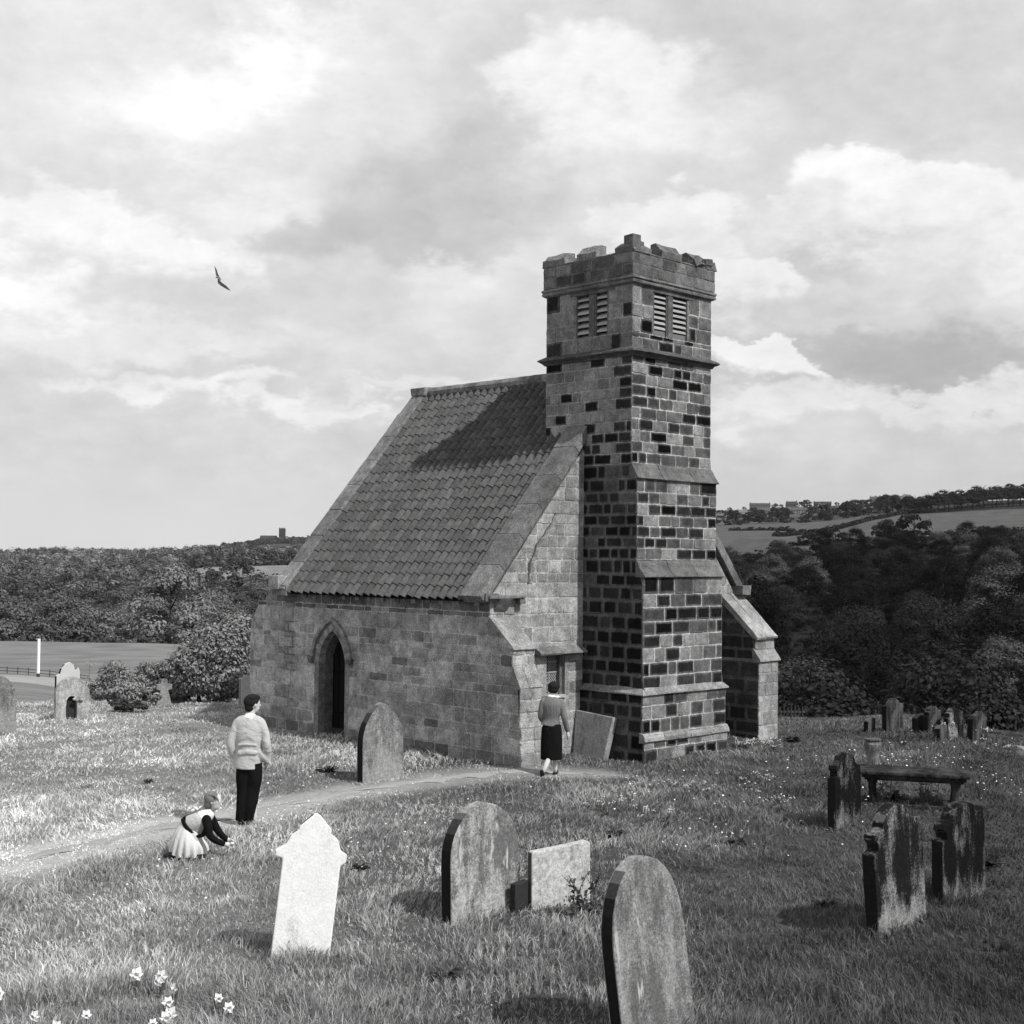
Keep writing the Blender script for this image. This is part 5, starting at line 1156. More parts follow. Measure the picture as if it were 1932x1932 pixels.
# broken arched stone: gothic outline with a round hollow
def arch_stone():
    mb = MB(); th = .12; out = xz_gothic(.74, .98, .62); hole = [(-.02+.13*cos(t)*(1 if True else 0), .42+.17*sin(t)) for t in np.linspace(-.5, pi+.5, 12)]
    hole = [(.08, -.3), (.10, .25)]+[(-.02+.12*cos(t), .42+.15*sin(t)) for t in np.linspace(0, pi, 9)]+[(-.15, .25), (-.12, -.3)]
    # outer path then back along the hollow
    poly = out+hole[::1]
    n = len(poly); vs = [Vector((x, -th/2, z)) for x, z in poly]+[Vector((x, th/2, z)) for x, z in poly]
    mb.add(vs, [tuple(range(n)), tuple(range(2*n-1, n-1, -1))]+[(i, n+i, n+(i+1) % n, (i+1) % n) for i in range(n)], .2)
    o = mb.build('headstone', [g8], None, bevel=.0); me = o.data; bm = bmesh.new(); bm.from_mesh(me); bmesh.ops.triangulate(bm, faces=[f for f in bm.faces if len(f.verts) > 4]); bm.to_mesh(me); bm.free()
    nb = MB(); nb.box((-.02, .05, .25), (.32, .015, .8), None, .02); nb.build('added_niche_dark_plate', [gd], o)  # dark plate added behind the hollow to paint its depth black
    o.location = (-9.62, 29.93, H(-9.62, 29.93)-.02); o.rotation_euler = (radians(-2), 0, AA-.15)
    tag(o, 'pointed gravestone with an arched hollow eaten out of it, left foreground of the low bush', 'gravestone')
    c = MB()
    for k in range(7): c.ball((.02+.03*k, -.10, .50+.03*sin(k*2)), (.035, .03, .03), 6, 4, .3)
    c.build('broken_carving', [g8], o)
arch_stone()
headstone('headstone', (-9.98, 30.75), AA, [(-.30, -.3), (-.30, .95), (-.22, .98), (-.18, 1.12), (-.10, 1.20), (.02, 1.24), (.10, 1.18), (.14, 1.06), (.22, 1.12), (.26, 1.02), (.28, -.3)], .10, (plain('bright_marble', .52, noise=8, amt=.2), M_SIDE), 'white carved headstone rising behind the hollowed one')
# cross
def cross():
    mb = MB(); th = .12; pr = [(-.26, -.2), (-.10, .40), (-.20, .42), (-.20, .55), (-.09, .56), (-.07, .68), (.07, .68), (.09, .56), (.20, .55), (.20, .42), (.10, .40), (.26, -.2)]
    n = len(pr); mb.add([Vector((x, -th/2, z)) for x, z in pr]+[Vector((x, th/2, z)) for x, z in pr], [tuple(range(n)), tuple(range(2*n-1, n-1, -1))]+[(i, n+i, n+(i+1) % n, (i+1) % n) for i in range(n)], .2)
    for i, q in enumerate(mb.f): 
        pass
    o = mb.build('cross_gravestone', [g7, M_SIDE], None, bevel=.01); me = o.data; bm = bmesh.new(); bm.from_mesh(me); bmesh.ops.triangulate(bm, faces=[f for f in bm.faces if len(f.verts) > 4]); bm.to_mesh(me); bm.free()
    o.location = (-8.75, 34.4, H(-8.75, 34.4)-.02); o.rotation_euler = (0, 0, AA-.2); tag(o, 'small stone cross on a spreading shaft before the left bushes', 'gravestone')
cross()
headstone('headstone', (-6.75, 34.7), AA, [(-.15, -.3), (-.15, .72), (-.05, .80), (.12, .76), (.15, -.3)], .12, (plain('lichen_white', .52, noise=6, amt=.35), M_SPALE), 'narrow whitish stone between the big bush and the end of the nave')
# slab leaning on the tower
sl = MB(); sl.prism([(-.40, -.065, 0), (.38, -.065, -.02), (.50, -.065, .80), (-.46, -.065, .86)], (0, .14, 0), .30)
o = sl.build('leaning_slab', [grave_mat('slab_face', .34, .20, .45, 3, 0, 30.0)], None, bevel=.02)
o.location = W(-.28, .72, H(*W(-.4, .7, 0).xy)-.02); o.rotation_euler = (Matrix.Rotation(atan2(B.y, B.x)+pi, 3, 'Z') @ Matrix.Rotation(radians(0), 3, 'Y') @ Matrix.Rotation(radians(-9), 3, 'X')).to_euler()
tag(o, 'pale loose grave slab leaning against the foot of the tower', 'gravestone')

# table tomb, pedestal urn
def tomb():
    c = (6.22, 21.0); root = empty('table_tomb', (*c, H(*c)), radians(-16), 'low table tomb with a moulded top slab on stone legs', 'tomb'); mt = grave_mat('tomb_stone', .06, .016, .5, 3, 0, 40.0)
    L, Wd = 1.62, .78
    t = MB(); t.box((0, 0, .505), (L, Wd, .05), None, .2); t.box((0, 0, .455), (L-.09, Wd-.09, .055), None, .2); t.box((0, 0, .41), (L-.17, Wd-.17, .04), None, .2); t.build('top_slab', [mt], root, bevel=.012)
    for sx in (-1, 1):
        for sy in (-1, 1):
            l = MB(); x, y = sx*(L/2-.2), sy*(Wd/2-.17); l.tube([(x, y, -.2), (x, y, .05), (x, y, .2), (x, y, .33), (x, y, .395)], [.08, .075, .055, .06, .09], 8, .2); l.build('leg', [mt], root)
    b = MB(); b.box((0, 0, -.02), (L-.1, Wd-.1, .12), None, .2); b.build('base_slab', [mt], root, bevel=.01)
tomb()
def urn():
    c = (6.02, 22.6); root = empty('pedestal_urn', (*c, H(*c)), .2, 'baluster-shaped stone pedestal standing behind the table tomb', 'pedestal'); mt = grave_mat('urn_stone', .20, .07, .5, 4, 0, 50.0)
    def lathe(name, pr, n=16):
        mb = MB(); mb.tube([(0, 0, z) for r, z in pr], [r for r, z in pr], n, .2); mb.build(name, [mt], root, smooth=False)
    k = .62/.6
    lathe('shaft', [(.085, .24), (.10, .26), (.082, .28), (.09, .42), (.105, .55), (.135, .66), (.145, .72), (.12, .76), (.115, .765), (.135, .78), (.135, .80), (.10, .805), (.09, .78)])
    b = MB(); b.box((0, 0, .10), (.26, .26, .34), None, .2); b.build('base', [grave_mat('urn_base', .4, .14, .5, 5, 0, 51.0)], root, bevel=.015)
urn()
# fallen stones at the far right edge
for i, (x, y, a_, s, lb) in enumerate(((10.15, 27.1, .3, .30, 'fallen dark stone lying at the far right edge, leftmost'), (10.6, 27.3, .9, .36, 'fallen dark stone at the right edge, middle one'), (10.95, 27.0, -.4, .30, 'fallen stone cut by the right edge of the picture'))):
    mb = MB(); mb.box((0, 0, .08), (s*1.3, s*.8, .2), None, .1, 0, .06); o = mb.build('fallen_stone', [g6], None, bevel=.03); o.location = (x, y, H(x, y)); o.rotation_euler = (.25, .2, a_); tag(o, lb, 'stone')

# ------------------------------------------------------------------ far things
def post():
    x, y = azd(78.5, 104); z = H(x, y); root = empty('marker_post', (x, y, z), 0, 'tall white-painted post standing in the field on the left', 'post')
    m = MB(); m.tube([(0, 0, .25), (0, 0, 2.75)], .11, 10, .85); m.build('shaft', plain('white_paint', .85), root); m = MB(); m.tube([(0, 0, -.3), (0, 0, .26)], .12, 10, .05); m.build('foot', M_BARK, root)
post()
def rail_fence():
    P = [azd(X, d) for X, d in ((-60, 112), (-20, 110), (20, 108), (60, 107), (100, 106.5), (140, 106), (175, 105.5))]
    root = empty('rail_fence', (*P[3], H(*P[3])), 0, 'low dark post-and-rail fence running across the left field', 'fence'); c = Vector(root.location)
    rl = MB()
    for a, b in zip(P[:-1], P[1:]):
        for h_ in (.2, .42):
            rl.tube([Vector((a[0], a[1], H(*a)+h_))-c, Vector((b[0], b[1], H(*b)+h_))-c], .03, 5, .09)
    rl.build('rail', M_BARK, root)
    for a, b in zip(P[:-1], P[1:]):
        for t in (0, .5):
            x, y = a[0]*(1-t)+b[0]*t, a[1]*(1-t)+b[1]*t; m = MB(); m.tube([Vector((x, y, H(x, y)-.2))-c, Vector((x, y, H(x, y)+.52))-c], .04, 5, .09); m.build('post', M_BARK, root)
rail_fence()
def palings():
    x0, y0 = 6.75, 33.2; root = empty('paling_fence', (x0, y0, H(x0, y0)), 0, 'short run of dark wooden palings at the field edge right of the church', 'fence')
    for k in range(8):
        m = MB(); m.box((k*.09-.25, 0, .1+.02*(k % 3)), (.025, .02, .34), None, .06); m.build('paling', M_LOUV, root)
    m = MB(); m.box((.07, .02, .16), (.75, .02, .04), None, .1); m.build('rail', M_LOUV, root)
palings()
M_HOUSE = tone_mat('render_wall', noise=.5, amt=.15)
def house(name, w, dp, h, rh, wt, rt, chim=2, win=4):
    root = bpy.data.objects.new(name, None); COL.objects.link(root); m = MB(); m.box((0, 0, h/2-1), (w, dp, h+2), None, wt)
    for s in (-1, 1): m.add([(s*w/2, -dp/2, h), (s*w/2, dp/2, h), (s*w/2, 0, h+rh)], [(0, 1, 2)], wt)
    m.build('wall', M_HOUSE, root); r = MB(); e = .35
    r.add([(-w/2-e, -dp/2-e, h-.2), (w/2+e, -dp/2-e, h-.2), (w/2+e, 0, h+rh+.1), (-w/2-e, 0, h+rh+.1), (w/2+e, dp/2+e, h-.2), (-w/2-e, dp/2+e, h-.2)], [(0, 1, 2, 3), (3, 2, 4, 5)], rt)
    ro = r.build('roof', M_HOUSE, root)
    for k in range(chim):
        c = MB(); x = -w/2+.7+(w-1.4)*k/max(1, chim-1); c.box((x, 0, h+rh+.4), (.9, .9, 1.8), None, wt*.7); c.build('chimney', M_HOUSE, ro)
    for k in range(win):
        c = MB(); x = -w/2+w*(k+.5)/win
        for zz in ((h*.25, h*.72) if h > 4 else (h*.5,)): c.box((x, -dp/2-.02, zz), (1.1, .1, 1.3), None, .02)
        c.build('window', M_HOUSE, root)
    return root
def put(o, X, d, label, group=None, rz=None, dz=0, cat='house'):
    x, y = azd(X, d); o.location = (x, y, H(x, y)+dz); o.rotation_euler = (0, 0, -math.atan((X-966)/2560)+(rz or 0)); tag(o, label, cat, group); return o
put(house('long_building', 28, 9, 3.6, 3.2, .14, .06, 2, 8), 1434, 1930, 'long dark building on the skyline, first right of the tower', None, .12, .5, 'building')
put(house('house', 15, 9, 3.2, 4, .12, .05, 2, 3), 1494, 1930, 'steep-roofed house on the skyline beside the tall tree', None, -.3, .5)
put(house('long_building', 24, 8, 2.8, 3, .05, .04, 1, 6), 1552, 1930, 'low flat dark building on the skyline right of the tall tree', None, 0, .5, 'building')
hp = house('terraced_house', 6.2, 8, 5, 2.6, .22, .10, 1, 2)
for k in range(9):
    o = hp if k == 0 else copy_tree(hp); put(o, 1434+k*9.6, 1560, 'terraced house with pale front in the row halfway down the village slope', 'terraced houses in the hillside row', .05, 0)
hs_ = house('cottage', 9, 7, 4.5, 3.5, .20, .09, 2, 2)
for k in range(7):
    o = hs_ if k == 0 else copy_tree(hs_); put(o, 1648+k*8.4, 1940+(k % 2)*12, 'grey cottage in the broken row along the skyline left of the ridge trees', 'cottages along the skyline', .1*((k*3) % 4-1.5), .5)
put(house('house', 13, 8, 5.5, 4.2, .62, .12, 1, 2), 1712, 1880, 'white gabled house on the skyline beside the ridge trees', None, .9, .8)
put(house('house', 11, 8, 4, 3, .34, .15, 1, 2), 1400, 1600, 'small pale house at the left foot of the village slope', None, .3)
put(house('house', 8, 7, 4, 3, .40, .2, 1, 2), 1551, 1720, 'tiny pale house beside the steep village road', None, -.4)
def strip(pts, w, tone, name):
    mb = MB(); vs = []; P = [Vector((*azd(X, d), 0)) for X, d in pts]; n = 14; Q = []
    for a, b in zip(P[:-1], P[1:]): Q += [a.lerp(b, i/n) for i in range(n)]
    Q.append(P[-1])
    for i, q in enumerate(Q):
        d = (Q[min(i+1, len(Q)-1)]-Q[max(i-1, 0)]).normalized(); nn = Vector((-d.y, d.x, 0))
        for s in (-1, 1): p = q+nn*s*w/2; vs.append(Vector((p.x, p.y, H(p.x, p.y)+.8)))
    mb.add(vs, [(2*i, 2*i+1, 2*i+3, 2*i+2) for i in range(len(Q)-1)], tone); tag(mb.build(name, tone_mat(name+'_surface')), kind='structure')
strip([(1523, 1350), (1530, 1600), (1537, 1900)], 9, .30, 'road')
strip([(1478, 1500), (1486, 1850)], 6, .20, 'lane')
# distant church with its tower on the left ridge
def far_church():
    x, y = azd(533, 2150); z = H(x, y); root = empty('distant_church', (x, y, z), 0, 'small distant church tower with low roofs on the left ridge', 'church')
    m = MB(); m.box((0, 0, 9), (9, 9, 26), None, .05)
    for s in (-1, 0, 1): m.box((s*3.5, -4, 22.5), (1.8, 1, 1.6), None, .05)
    m.build('tower', M_HOUSE, root); m = MB(); m.box((-22, 4, 3), (26, 9, 9), None, .06); m.prism([(-35, -.5, 7.5), (-35, 8.5, 7.5), (-35, 4, 11)], (26, 0, 0), .05); m.build('nave', M_HOUSE, root)
far_church()

# bird
def bird():
    root = empty('gull', (-9.38, 42.73, 12.5), 0, 'dark gull banking in the sky left of the church', 'bird')
    b = MB(); ax = Vector((.55, .2, -.5)).normalized(); b.tube([-ax*.02+Vector((0, 0, 0)), ax*0+Vector((.015, 0, .01)), Vector((.03, 0, -.03)), Vector((.0, .03, -.12)), Vector((-.005, .05, -.17))], [.012, .045, .055, .03, .006], 8, .2)
    b.ball((-.03, -.02, .02), (.035, .035, .032), 8, 6, .2); b.tube([(-.055, -.03, .02), (-.09, -.04, .012)], [.012, .003], 5, .1)
    b.build('body', tone_mat('plumage'), root, smooth=True)
    def wing(P, w, name):
        m = MB(); vs = []; n = len(P)
        for i, p in enumerate(P):
            p = Vector(p); vs += [p+Vector((w[i]*.55, -.02, w[i]*.5)), p+Vector((0, 0, .006)), p+Vector((-w[i]*.55, .02, -w[i]*.5)), p-Vector((0, 0, .006))]
        m.add(vs, [(4*i+j, 4*i+(j+1) % 4, 4*i+4+(j+1) % 4, 4*i+4+j) for i in range(n-1) for j in range(4)]+[(0, 1, 2, 3), (4*n-4, 4*n-1, 4*n-2, 4*n-3)], .2); m.build(name, tone_mat('plumage_wing'), root)
    wing([(0, 0, .02), (-.06, .02, .14), (-.09, .04, .26), (-.15, .06, .40)], [.05, .06, .045, .004], 'wing')
    wing([(.0, 0, -.10), (.08, .02, -.18), (.22, .06, -.27), (.36, .10, -.37)], [.05, .07, .06, .012], 'wing')
bird()

# ------------------------------------------------------------------ people
class PB(MB):
    def tube(s, path, rad, n=8, tone=.3, mi=0, ell=None, caps=True):
        k = len(path); P = [Vector(p) for p in path]; R = list(rad) if hasattr(rad, '__len__') else [rad]*k
        E_ = ell if isinstance(ell, list) else [ell or (1, 1)]*k
        if k < 3: return MB.tube(s, P, R, n, tone, mi, list(E_), caps)
        p2, r2, e2 = [], [], []
        def cr(a, b, c, d, t): return .5*((2*b)+(c-a)*t+(2*a-5*b+4*c-d)*t*t+(3*b-a-3*c+d)*t**3)
        for i in range(k-1):
            a, b, c, d = max(i-1, 0), i, i+1, min(i+2, k-1)
            for j in range(5):
                t = j/5; p2.append(Vector([cr(P[a][q], P[b][q], P[c][q], P[d][q], t) for q in range(3)])); r2.append(max(.001, cr(R[a], R[b], R[c], R[d], t)))
                e2.append((E_[b][0]*(1-t)+E_[c][0]*t, E_[b][1]*(1-t)+E_[c][1]*t))
        p2.append(P[-1]); r2.append(R[-1]); e2.append(E_[-1]); MB.tube(s, p2, r2, n, tone, mi, e2, caps)
def tubes(mb, path, rad, ell=None, n=12): mb.tube(path, rad, n, .3, 0, ell); mb.ball(path[0], rad[0]*.98, 10, 8); mb.ball(path[-1], rad[-1]*.98, 10, 8)
def skin(mb, name, mat, parent, vox=.012, sm=6):
    o = mb.build(name, mat, parent); m = o.modifiers.new('r', 'REMESH'); m.mode = 'VOXEL'; m.voxel_size = vox; m.use_smooth_shade = True
    s = o.modifiers.new('s', 'SMOOTH'); s.factor = .5; s.iterations = sm; return o
def hand(mb, wrist, d, side, palm, L=.17, curl=.5):
    """palm and five fingers; d: direction of the fingers, side: towards the thumb, palm: palm normal"""
    d = Vector(d).normalized(); side = Vector(side).normalized(); palm = Vector(palm).normalized(); w = Vector(wrist); pl = L*.5
    mb.tube([w, w+d*pl*.5, w+d*pl], [L*.15, L*.2, L*.19], 10, .5, 0, [(1, 1), (1, 1), (1, 1)])
    for i, (o, l) in enumerate(((.17, .42), (.06, .48), (-.06, .45), (-.16, .36))):
        b = w+d*pl*.9+side*o*L; k1 = b+d*l*L*.5+palm*curl*L*.06; k2 = k1+d*l*L*.35+palm*curl*L*.2; mb.tube([b, k1, k2], [L*.055, L*.05, L*.04], 7, .5)
    b = w+d*pl*.25+side*L*.15; mb.tube([b, b+side*L*.14+d*L*.16+palm*L*.05, b+side*L*.13+d*L*.32+palm*L*.1], [L*.07, L*.06, L*.045], 7, .5)
def head(mb, c, f, up, r=.098):
    """c: skull centre, f: face direction"""
    f = Vector(f).normalized(); up = Vector(up).normalized(); s = f.cross(up).normalized(); up = s.cross(f).normalized(); c = Vector(c)
    R = Matrix((s, f, up)).transposed()
    mb.ball(c+up*r*.12, (r*.78, r*.98, r*.98), 16, 12, .5, 0, R); mb.ball(c+f*r*.30-up*r*.38, (r*.60, r*.62, r*.80), 14, 10, .5, 0, R)
    mb.ball(c+f*r*.62-up*r*.92, (r*.24, r*.22, r*.2), 8, 6, .5, 0, R)
    mb.tube([c+f*r*.93+up*r*.10, c+f*r*1.10-up*r*.20, c+f*r*1.16-up*r*.36], [r*.08, r*.11, r*.13], 7, .5); mb.ball(c+f*r*.93-up*r*.62, (r*.25, r*.10, r*.08), 8, 6, .5, 0, R)
    mb.ball(c+f*r*.88+up*r*.16, (r*.45, r*.12, r*.09), 8, 6, .5, 0, R)
    for q in (-1, 1): mb.ball(c+s*q*r*.80-up*r*.12-f*r*.05, (r*.09, r*.17, r*.25), 8, 6, .5, 0, R)
    return R
def cloth(name, v, sc=(7, 7, 3), st=.9, dist=.035, fine=180):
    m, g, b = new_mat(name); b.inputs['Roughness'].default_value = .95; p = obj_pos(g); x, y, z = g.sep(p)
    w = g.comb(g.m('ADD', g.m('MULTIPLY', x, sc[0]), g.m('MULTIPLY', z, 2.0)), g.m('MULTIPLY', y, sc[1]), g.m('MULTIPLY', z, sc[2])); n = g.noise(w, 1.0, 3, .55, .6).outputs[0]; f_ = g.noise(p, fine, 2, .5).outputs[0]
    setgrey(g, b, g.m('MULTIPLY', v, g.m('ADD', .75, g.m('MULTIPLY', f_, .5)))); bump(g, b, g.m('ADD', n, g.m('MULTIPLY', f_, .03)), st, dist); return m
M_SKIN = plain('skin', .55, .6); M_TWEED = cloth('light_jacket', .46, (6, 6, 9)); M_DARKCL = cloth('black_cloth', .010); M_HAIRD = cloth('dark_hair', .022, (50, 50, 14), .8, .012)
M_SHIRT = plain('white_shirt', .82); M_HAIRF = cloth('fair_hair', .19, (60, 60, 12), .8, .012); M_KNIT = cloth('grey_knit', .17, (30, 20, 4), .8, .02, 120); M_SHOE = plain('dark_leather', .015, .4, .4)
M_SKIRTG = cloth('pale_skirt', .62, (14, 14, 3), .6, .02); M_BODICE = cloth('pale_bodice', .48, (12, 12, 10), .8, .02); M_STOCK = plain('pale_stocking', .62)

def man():
    x, y = -3.58, 18.75; root = empty('person', (x, y, H(x, y)), radians(0), 'man seen from behind in a light jacket and dark trousers, hands in his pockets', 'person')
    # local frame: x right, y away from the camera, z up
    b = PB(); hc = Vector((.035, .03, 1.655)); head(b, hc, (.75, .65, .02), (-.05, 0, 1), .104)
    tubes(b, [(.0, .01, 1.38), (.01, .02, 1.52), (.025, .03, 1.60)], [.075, .058, .058])
    tubes(b, [(0, 0, 1.38), (0, .0, 1.15), (0, .0, .92)], [.085, .085, .08]); 
    for s, ex, kx, fx in ((-1, -.02, -.03, -.045), (1, .05, .03, .03)):
        tubes(b, [(s*.08, 0, .92), (s*.055+kx, .0, .50), (s*.05+fx, -.01, .10), (s*.05+fx, .10, .04)], [.085, .058, .042, .035])
    tubes(b, [(-.16, 0, 1.37), (-.235, -.04, 1.12), (-.20, .05, .90)], [.05, .04, .032]); tubes(b, [(.16, 0, 1.37), (.245, -.04, 1.11), (.235, .05, .88)], [.05, .04, .032])
    hand(b, (-.21, .05, .90), (.1, .3, -1), (.6, .6, 0), (.5, -.3, 0)); hand(b, (.24, .05, .88), (-.1, .3, -1), (-.6, .6, 0), (-.5, -.3, 0))
    skin(b, 'body', M_SKIN, root, .009, 3)
    j = PB()                                 # jacket
    j.tube([(0, 0, 1.47), (0, .0, 1.44), (0, .0, 1.36), (0, -.005, 1.22), (0, 0, 1.10), (-.005, 0, .98), (-.015, .0, .86), (-.02, 0, .775)], [.10, .155, .195, .198, .182, .180, .188, .195], 24, .3, 0, [(1, .8)]+[(1.0, .62)]*2+[(1, .66)]*5)
    tubes(j, [(-.155, 0, 1.405), (-.212, -.02, 1.27), (-.245, -.045, 1.12), (-.23, .0, 1.0), (-.205, .05, .93)], [.068, .064, .058, .056, .054])
    tubes(j, [(.155, 0, 1.405), (.215, -.02, 1.27), (.255, -.045, 1.10), (.25, .0, .98), (.245, .04, .91)], [.068, .064, .058, .056, .056]); tubes(j, [(-.15, .0, 1.395), (-.08, 0, 1.425), (.08, 0, 1.425), (.15, .0, 1.395)], [.075, .085, .085, .075])
    j.tube([(.12, .02, 1.02), (.21, .02, .93), (.275, .03, .85)], [.10, .085, .045], 12, .3, 0, (1, .8))
    for zz in (1.03, 1.0, 1.12): j.tube([(-.15, -.105, zz-.02), (0, -.126, zz), (.13, -.11, zz-.015)], [.010, .014, .008], 8)
    o = skin(j, 'jacket', M_TWEED, root, .012, 7)
    c = PB(); c.tube([(.0, .01, 1.455), (.008, .018, 1.50), (.012, .022, 1.525)], [.10, .078, .070], 16, .3); skin(c, 'shirt_collar', M_SHIRT, root, .008, 2)
    t = PB()
    t.tube([(.0, 0, 1.0), (.0, 0, .92), (.005, 0, .80)], [.145, .155, .160], 18, .3, 0, (1, .66))
    t.tube([(-.075, 0, .86), (-.075, .01, .66), (-.072, .015, .48), (-.078, -.01, .25), (-.085, 0, .07)], [.095, .103, .092, .085, .088], 14)
    t.tube([(.085, 0, .86), (.078, .01, .66), (.055, .015, .48), (.035, -.01, .25), (.012, .0, .08)], [.100, .108, .100, .092, .088], 14)
    skin(t, 'trousers', M_DARKCL, root, .012, 4)
    for sx in (-.09, .02):
        s = PB(); s.ball((sx, .03, .045), (.05, .13, .045), 10, 8); s.build('shoe', M_SHOE, root, True)
    h_ = PB(); R = Matrix.Rotation(radians(-49), 3, 'Z')
    h_.ball(hc+Vector((-.018, -.012, .035)), (.094, .112, .098), 16, 12, .3, 0, R); h_.ball(hc+Vector((.0, .0, .082)), (.075, .112, .058), 14, 10, .3, 0, R); h_.ball(hc+Vector((-.04, -.035, -.04)), (.068, .066, .07), 12, 8)
    h_.tube([hc+Vector((-.07, -.04, .06)), hc+Vector((.0, -.085, .09)), hc+Vector((.06, -.02, .11))], [.02, .028, .02], 8); skin(h_, 'hair', M_HAIRD, root, .008, 2)
man()
def woman():
    x, y = .72, 23.45; root = empty('person', (x, y, H(x, y)), 0, 'woman in a grey knitted jacket and black skirt walking towards the tower', 'person')
    b = PB(); hc = Vector((.045, .05, 1.50)); head(b, hc, (.75, .65, -.15), (0, 0, 1), .095); tubes(b, [(.01, .02, 1.26), (.02, .03, 1.38), (.035, .04, 1.45)], [.06, .045, .045])
    tubes(b, [(0, 0, 1.26), (0, 0, 1.05), (0, 0, .85)], [.075, .065, .07])
    tubes(b, [(.06, .02, .82), (.07, .12, .45), (.07, .10, .10), (.08, .20, .05)], [.08, .055, .036, .03]); tubes(b, [(-.05, 0, .82), (-.0, .02, .46), (-.10, -.17, .19), (-.16, -.20, .075)], [.08, .055, .042, .028])
    tubes(b, [(.17, 0, 1.25), (.22, -.04, .99), (.27, .03, .76)], [.042, .034, .026]); tubes(b, [(-.17, 0, 1.25), (-.19, .02, 1.0), (-.11, .14, .88)], [.042, .034, .026])
    hand(b, (.275, .03, .75), (.1, .15, -1), (-.3, .9, 0), (-.9, -.3, 0), .165); hand(b, (-.10, .15, .87), (.7, .6, -.2), (.3, .2, .9), (0, -.6, 0), .165)
    skin(b, 'body', M_SKIN, root, .009, 3)
    j = PB(); j.tube([(0, .01, 1.345), (0, 0, 1.30), (0, 0, 1.22), (0, 0, 1.10), (-.005, 0, .99), (-.005, 0, .93), (-.015, 0, .855)], [.085, .15, .185, .165, .135, .145, .182], 24, .3, 0, [(1, .8)]+[(1, .66)]*6)
    tubes(j, [(.15, 0, 1.265), (.195, -.02, 1.12), (.215, -.04, 1.0), (.25, .0, .87), (.272, .03, .78)], [.062, .058, .052, .048, .042]); tubes(j, [(-.15, 0, 1.265), (-.18, -.01, 1.12), (-.19, .02, 1.0), (-.13, .11, .90)], [.062, .056, .05, .042])
    skin(j, 'knitted_jacket', M_KNIT, root, .010, 3)
    s = PB(); s.tube([(-.005, 0, .90), (0, 0, .82), (0, .0, .62), (0, .0, .42), (.0, .0, .28)], [.135, .172, .185, .188, .186], 24, .3, 0, (1, .72)); skin(s, 'skirt', M_DARKCL, root, .012, 4)
    c = PB(); c.tube([(.0, .01, 1.33), (.012, .02, 1.37)], [.085, .07], 14); c.tube([(.04, .06, 1.33), (.13, .10, 1.345)], [.03, .02], 8); skin(c, 'white_scarf', M_SHIRT, root, .008, 1)
    h_ = PB(); h_.ball(hc+Vector((-.01, -.015, .03)), (.105, .105, .088), 16, 12); h_.ball(hc+Vector((-.02, -.025, -.03)), (.098, .09, .062), 14, 10); h_.ball(hc+Vector((.02, .0, .07)), (.075, .08, .045), 12, 8); skin(h_, 'hair', M_HAIRD, root, .009, 2)
    for c_, r_z, rx in (((.085, .17, .035), -.3, .0), ((-.16, -.20, .06), -.2, .9)):
        s = PB(); s.ball(c_, (.042, .115, .04), 10, 8, .3, 0, Matrix.Rotation(r_z, 3, 'Z') @ Matrix.Rotation(-rx, 3, 'X')); s.build('shoe', M_SHOE, root, True)
woman()
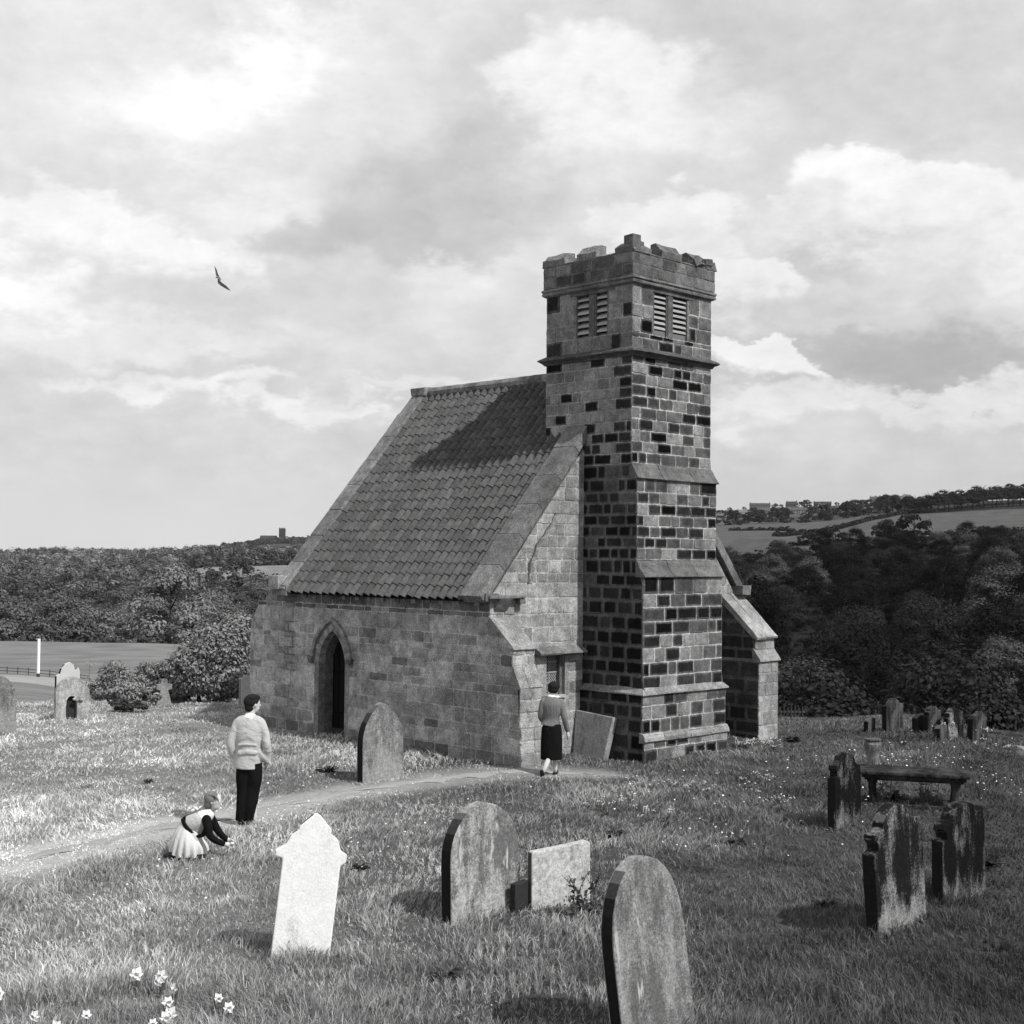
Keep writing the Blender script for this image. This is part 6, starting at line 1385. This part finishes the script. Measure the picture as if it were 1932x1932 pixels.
def girl():
    # local x right (the way she leans), z up; 152 px of the photograph to the metre
    x, y = -3.87, 16.62; root = empty('person', (x, y, H(x, y)), 0, 'little girl in a pale pleated skirt crouching to pick flowers', 'person')
    hc = Vector((.283, -.02, .695)); b = PB(); head(b, hc, (.93, -.10, -.22), (.22, 0, 1), .094)
    tubes(b, [(.17, 0, .52), (.23, 0, .58), (.265, 0, .63)], [.055, .042, .042]); tubes(b, [(.02, 0, .40), (.10, 0, .45), (.17, 0, .50)], [.08, .08, .08])
    tubes(b, [(.22, -.10, .48), (.27, -.14, .30), (.44, -.13, .20)], [.04, .034, .025]); tubes(b, [(.22, .10, .48), (.29, .12, .33), (.45, .06, .21)], [.04, .034, .025])
    hand(b, (.44, -.13, .20), (.9, .15, -.25), (.1, .5, .6), (.2, .3, -.8), .13, 1.0); hand(b, (.46, .06, .21), (.9, -.2, -.3), (.1, -.5, .6), (.2, -.3, -.8), .13, 1.0)
    for q in (-1, 1): tubes(b, [(.0, q*.07, .33), (.10, q*.08, .22), (-.08, q*.08, .09), (.0, q*.08, .035)], [.07, .05, .04, .03])
    skin(b, 'body', M_SKIN, root, .008, 3)
    d = PB(); d.tube([(-.03, 0, .41), (.02, 0, .42), (.08, 0, .45), (.15, 0, .49), (.21, 0, .55)], [.125, .135, .135, .125, .06], 20); d.ball((.09, 0, .38), (.09, .11, .09), 12, 8); skin(d, 'bodice', M_BODICE, root, .009, 4)
    c = PB(); c.tube([(.15, 0, .50), (.215, 0, .555), (.245, 0, .60)], [.122, .088, .05], 16); skin(c, 'white_collar', M_SHIRT, root, .008, 2)
    a_ = PB(); tubes(a_, [(.215, -.10, .485), (.25, -.14, .40), (.265, -.15, .32), (.33, -.145, .25), (.43, -.132, .205)], [.060, .054, .048, .040, .034]); tubes(a_, [(.215, .10, .485), (.28, .13, .35), (.35, .10, .27), (.43, .065, .215)], [.058, .05, .042, .034])
    a_.tube([(.10, -.11, .285), (.17, -.125, .30), (.22, -.13, .36), (.24, -.13, .42)], [.018, .028, .04, .04], 8); skin(a_, 'dark_sleeves', M_DARKCL, root, .009, 2)
    w = PB(); c0 = Vector((.0, 0, .378)); u = Vector((.085, 0, -.10)).normalized(); vv = Vector((0, 1, 0)); ring = []
    nrm = u.cross(vv).normalized()
    for i in range(24):
        t = 2*pi*i/24; p = c0+u*cos(t)*.138+vv*sin(t)*.142
        for o, h_ in ((-.01, -.022), (.008, -.022), (.008, .022), (-.01, .022)): ring.append(p+(p-c0).normalized()*o+nrm*h_)
    w.add(ring, [(4*i+j, 4*((i+1) % 24)+j, 4*((i+1) % 24)+(j+1) % 4, 4*i+(j+1) % 4) for i in range(24) for j in range(4)], .3); w.build('belt', M_DARKCL, root, True)
    s = PB(); n = 96; rows = []; K = 9
    for k in range(K):
        q = k/(K-1)
        for i in range(n):
            t = 2*pi*i/n; pl = (.5+.5*cos(t*15+.4*sin(3*t)))**1.4*.055*q**.8
            pt0 = c0+u*cos(t)*.134+vv*sin(t)*.138
            ph = Vector((-.015+cos(t)*(.245-pl), sin(t)*(.225-pl), .045+.055*(1 if cos(t) < 0 else .6)*cos(t)**2+.012*sin(7*t)))
            row = pt0.lerp(ph, q)+Vector((cos(t)*.035, sin(t)*.03, 0))*sin(q*pi); rows.append(row)
    s.add(rows, [(k*n+i, k*n+(i+1) % n, (k+1)*n+(i+1) % n, (k+1)*n+i) for k in range(K-1) for i in range(n)], .5); s.build('pleated_skirt', M_SKIRTG, root, True)
    for sy in (-.08, .08):
        f = PB(); f.ball((-.22+.06*(sy > 0), sy, .045), (.09, .04, .045), 10, 8); f.build('shoe', M_SHOE, root, True)
    h_ = PB(); h_.ball(hc+Vector((-.028, 0, .028)), (.094, .088, .092), 16, 12); h_.ball(hc+Vector((-.055, 0, -.03)), (.065, .072, .07), 12, 8)
    h_.tube([hc+Vector((-.08, -.02, -.05)), (.17, -.04, .605), (.09, -.06, .575), (.01, -.06, .55), (-.06, -.06, .52)], [.035, .028, .026, .024, .012], 8); skin(h_, 'hair', M_HAIRF, root, .008, 1)
    for q, (dx, dz) in enumerate(((.055, .055), (.068, .03), (.05, .075))): h2 = PB(); h2.tube([hc+Vector((-.05, -.05+.02*q, .08)), hc+Vector((dx*.6, -.075+.02*q, dz+.02)), hc+Vector((dx, -.078+.03*q, dz-.03))], [.022, .018, .008], 7); skin(h2, 'hair_lock', M_HAIRF, root, .006, 1)
    rb = PB()
    for q in (-1, 1): rb.ball((.06+.02*q, -.07, .60+.012*q), (.035, .015, .018), 8, 6, .3, 0, Matrix.Rotation(.6*q, 3, 'Y'))
    rb.build('ribbon', M_SHIRT, root, True)
    root.scale = (1.0, 1.0, 1.0)
girl()
bq = empty('picked_flower', (-3.87+.54, 16.62-.13, H(-3.3, 16.5)+.05), 0, 'pale flower in the girl\'s outstretched hand', 'flower')
m_ = MB(); m_.tube([(.03, 0, -.03), (.0, 0, .15)], .004, 5, .12); m_.build('stem', M_LEAF, bq); m_ = MB()
for k in range(6): m_.ball((.012*cos(k), .012*sin(k), .165), (.014, .012, .01), 6, 4, .85)
m_.build('petals', M_WHITE, bq)

# ------------------------------------------------------------------ haze
def haze():
    zt = 160.0; m = bpy.data.materials.new('haze_air'); m.use_nodes = True; m.node_tree.nodes.clear(); g = G(m.node_tree)
    v = g.n('ShaderNodeVolumePrincipled'); v.inputs['Color'].default_value = (1, 1, 1, 1); v.inputs['Density'].default_value = HAZE; v.inputs['Anisotropy'].default_value = 0.0
    o = g.n('ShaderNodeOutputMaterial'); g.l(v.outputs[0], o.inputs['Volume'])
    mb = MB(); mb.box((0, 0, (zt-80)/2), (8800, 8800, zt+80)); h = mb.build('haze', m); tag(h, 'thin summer haze over the valley', 'haze', kind='stuff')
HAZE = .000028
haze()
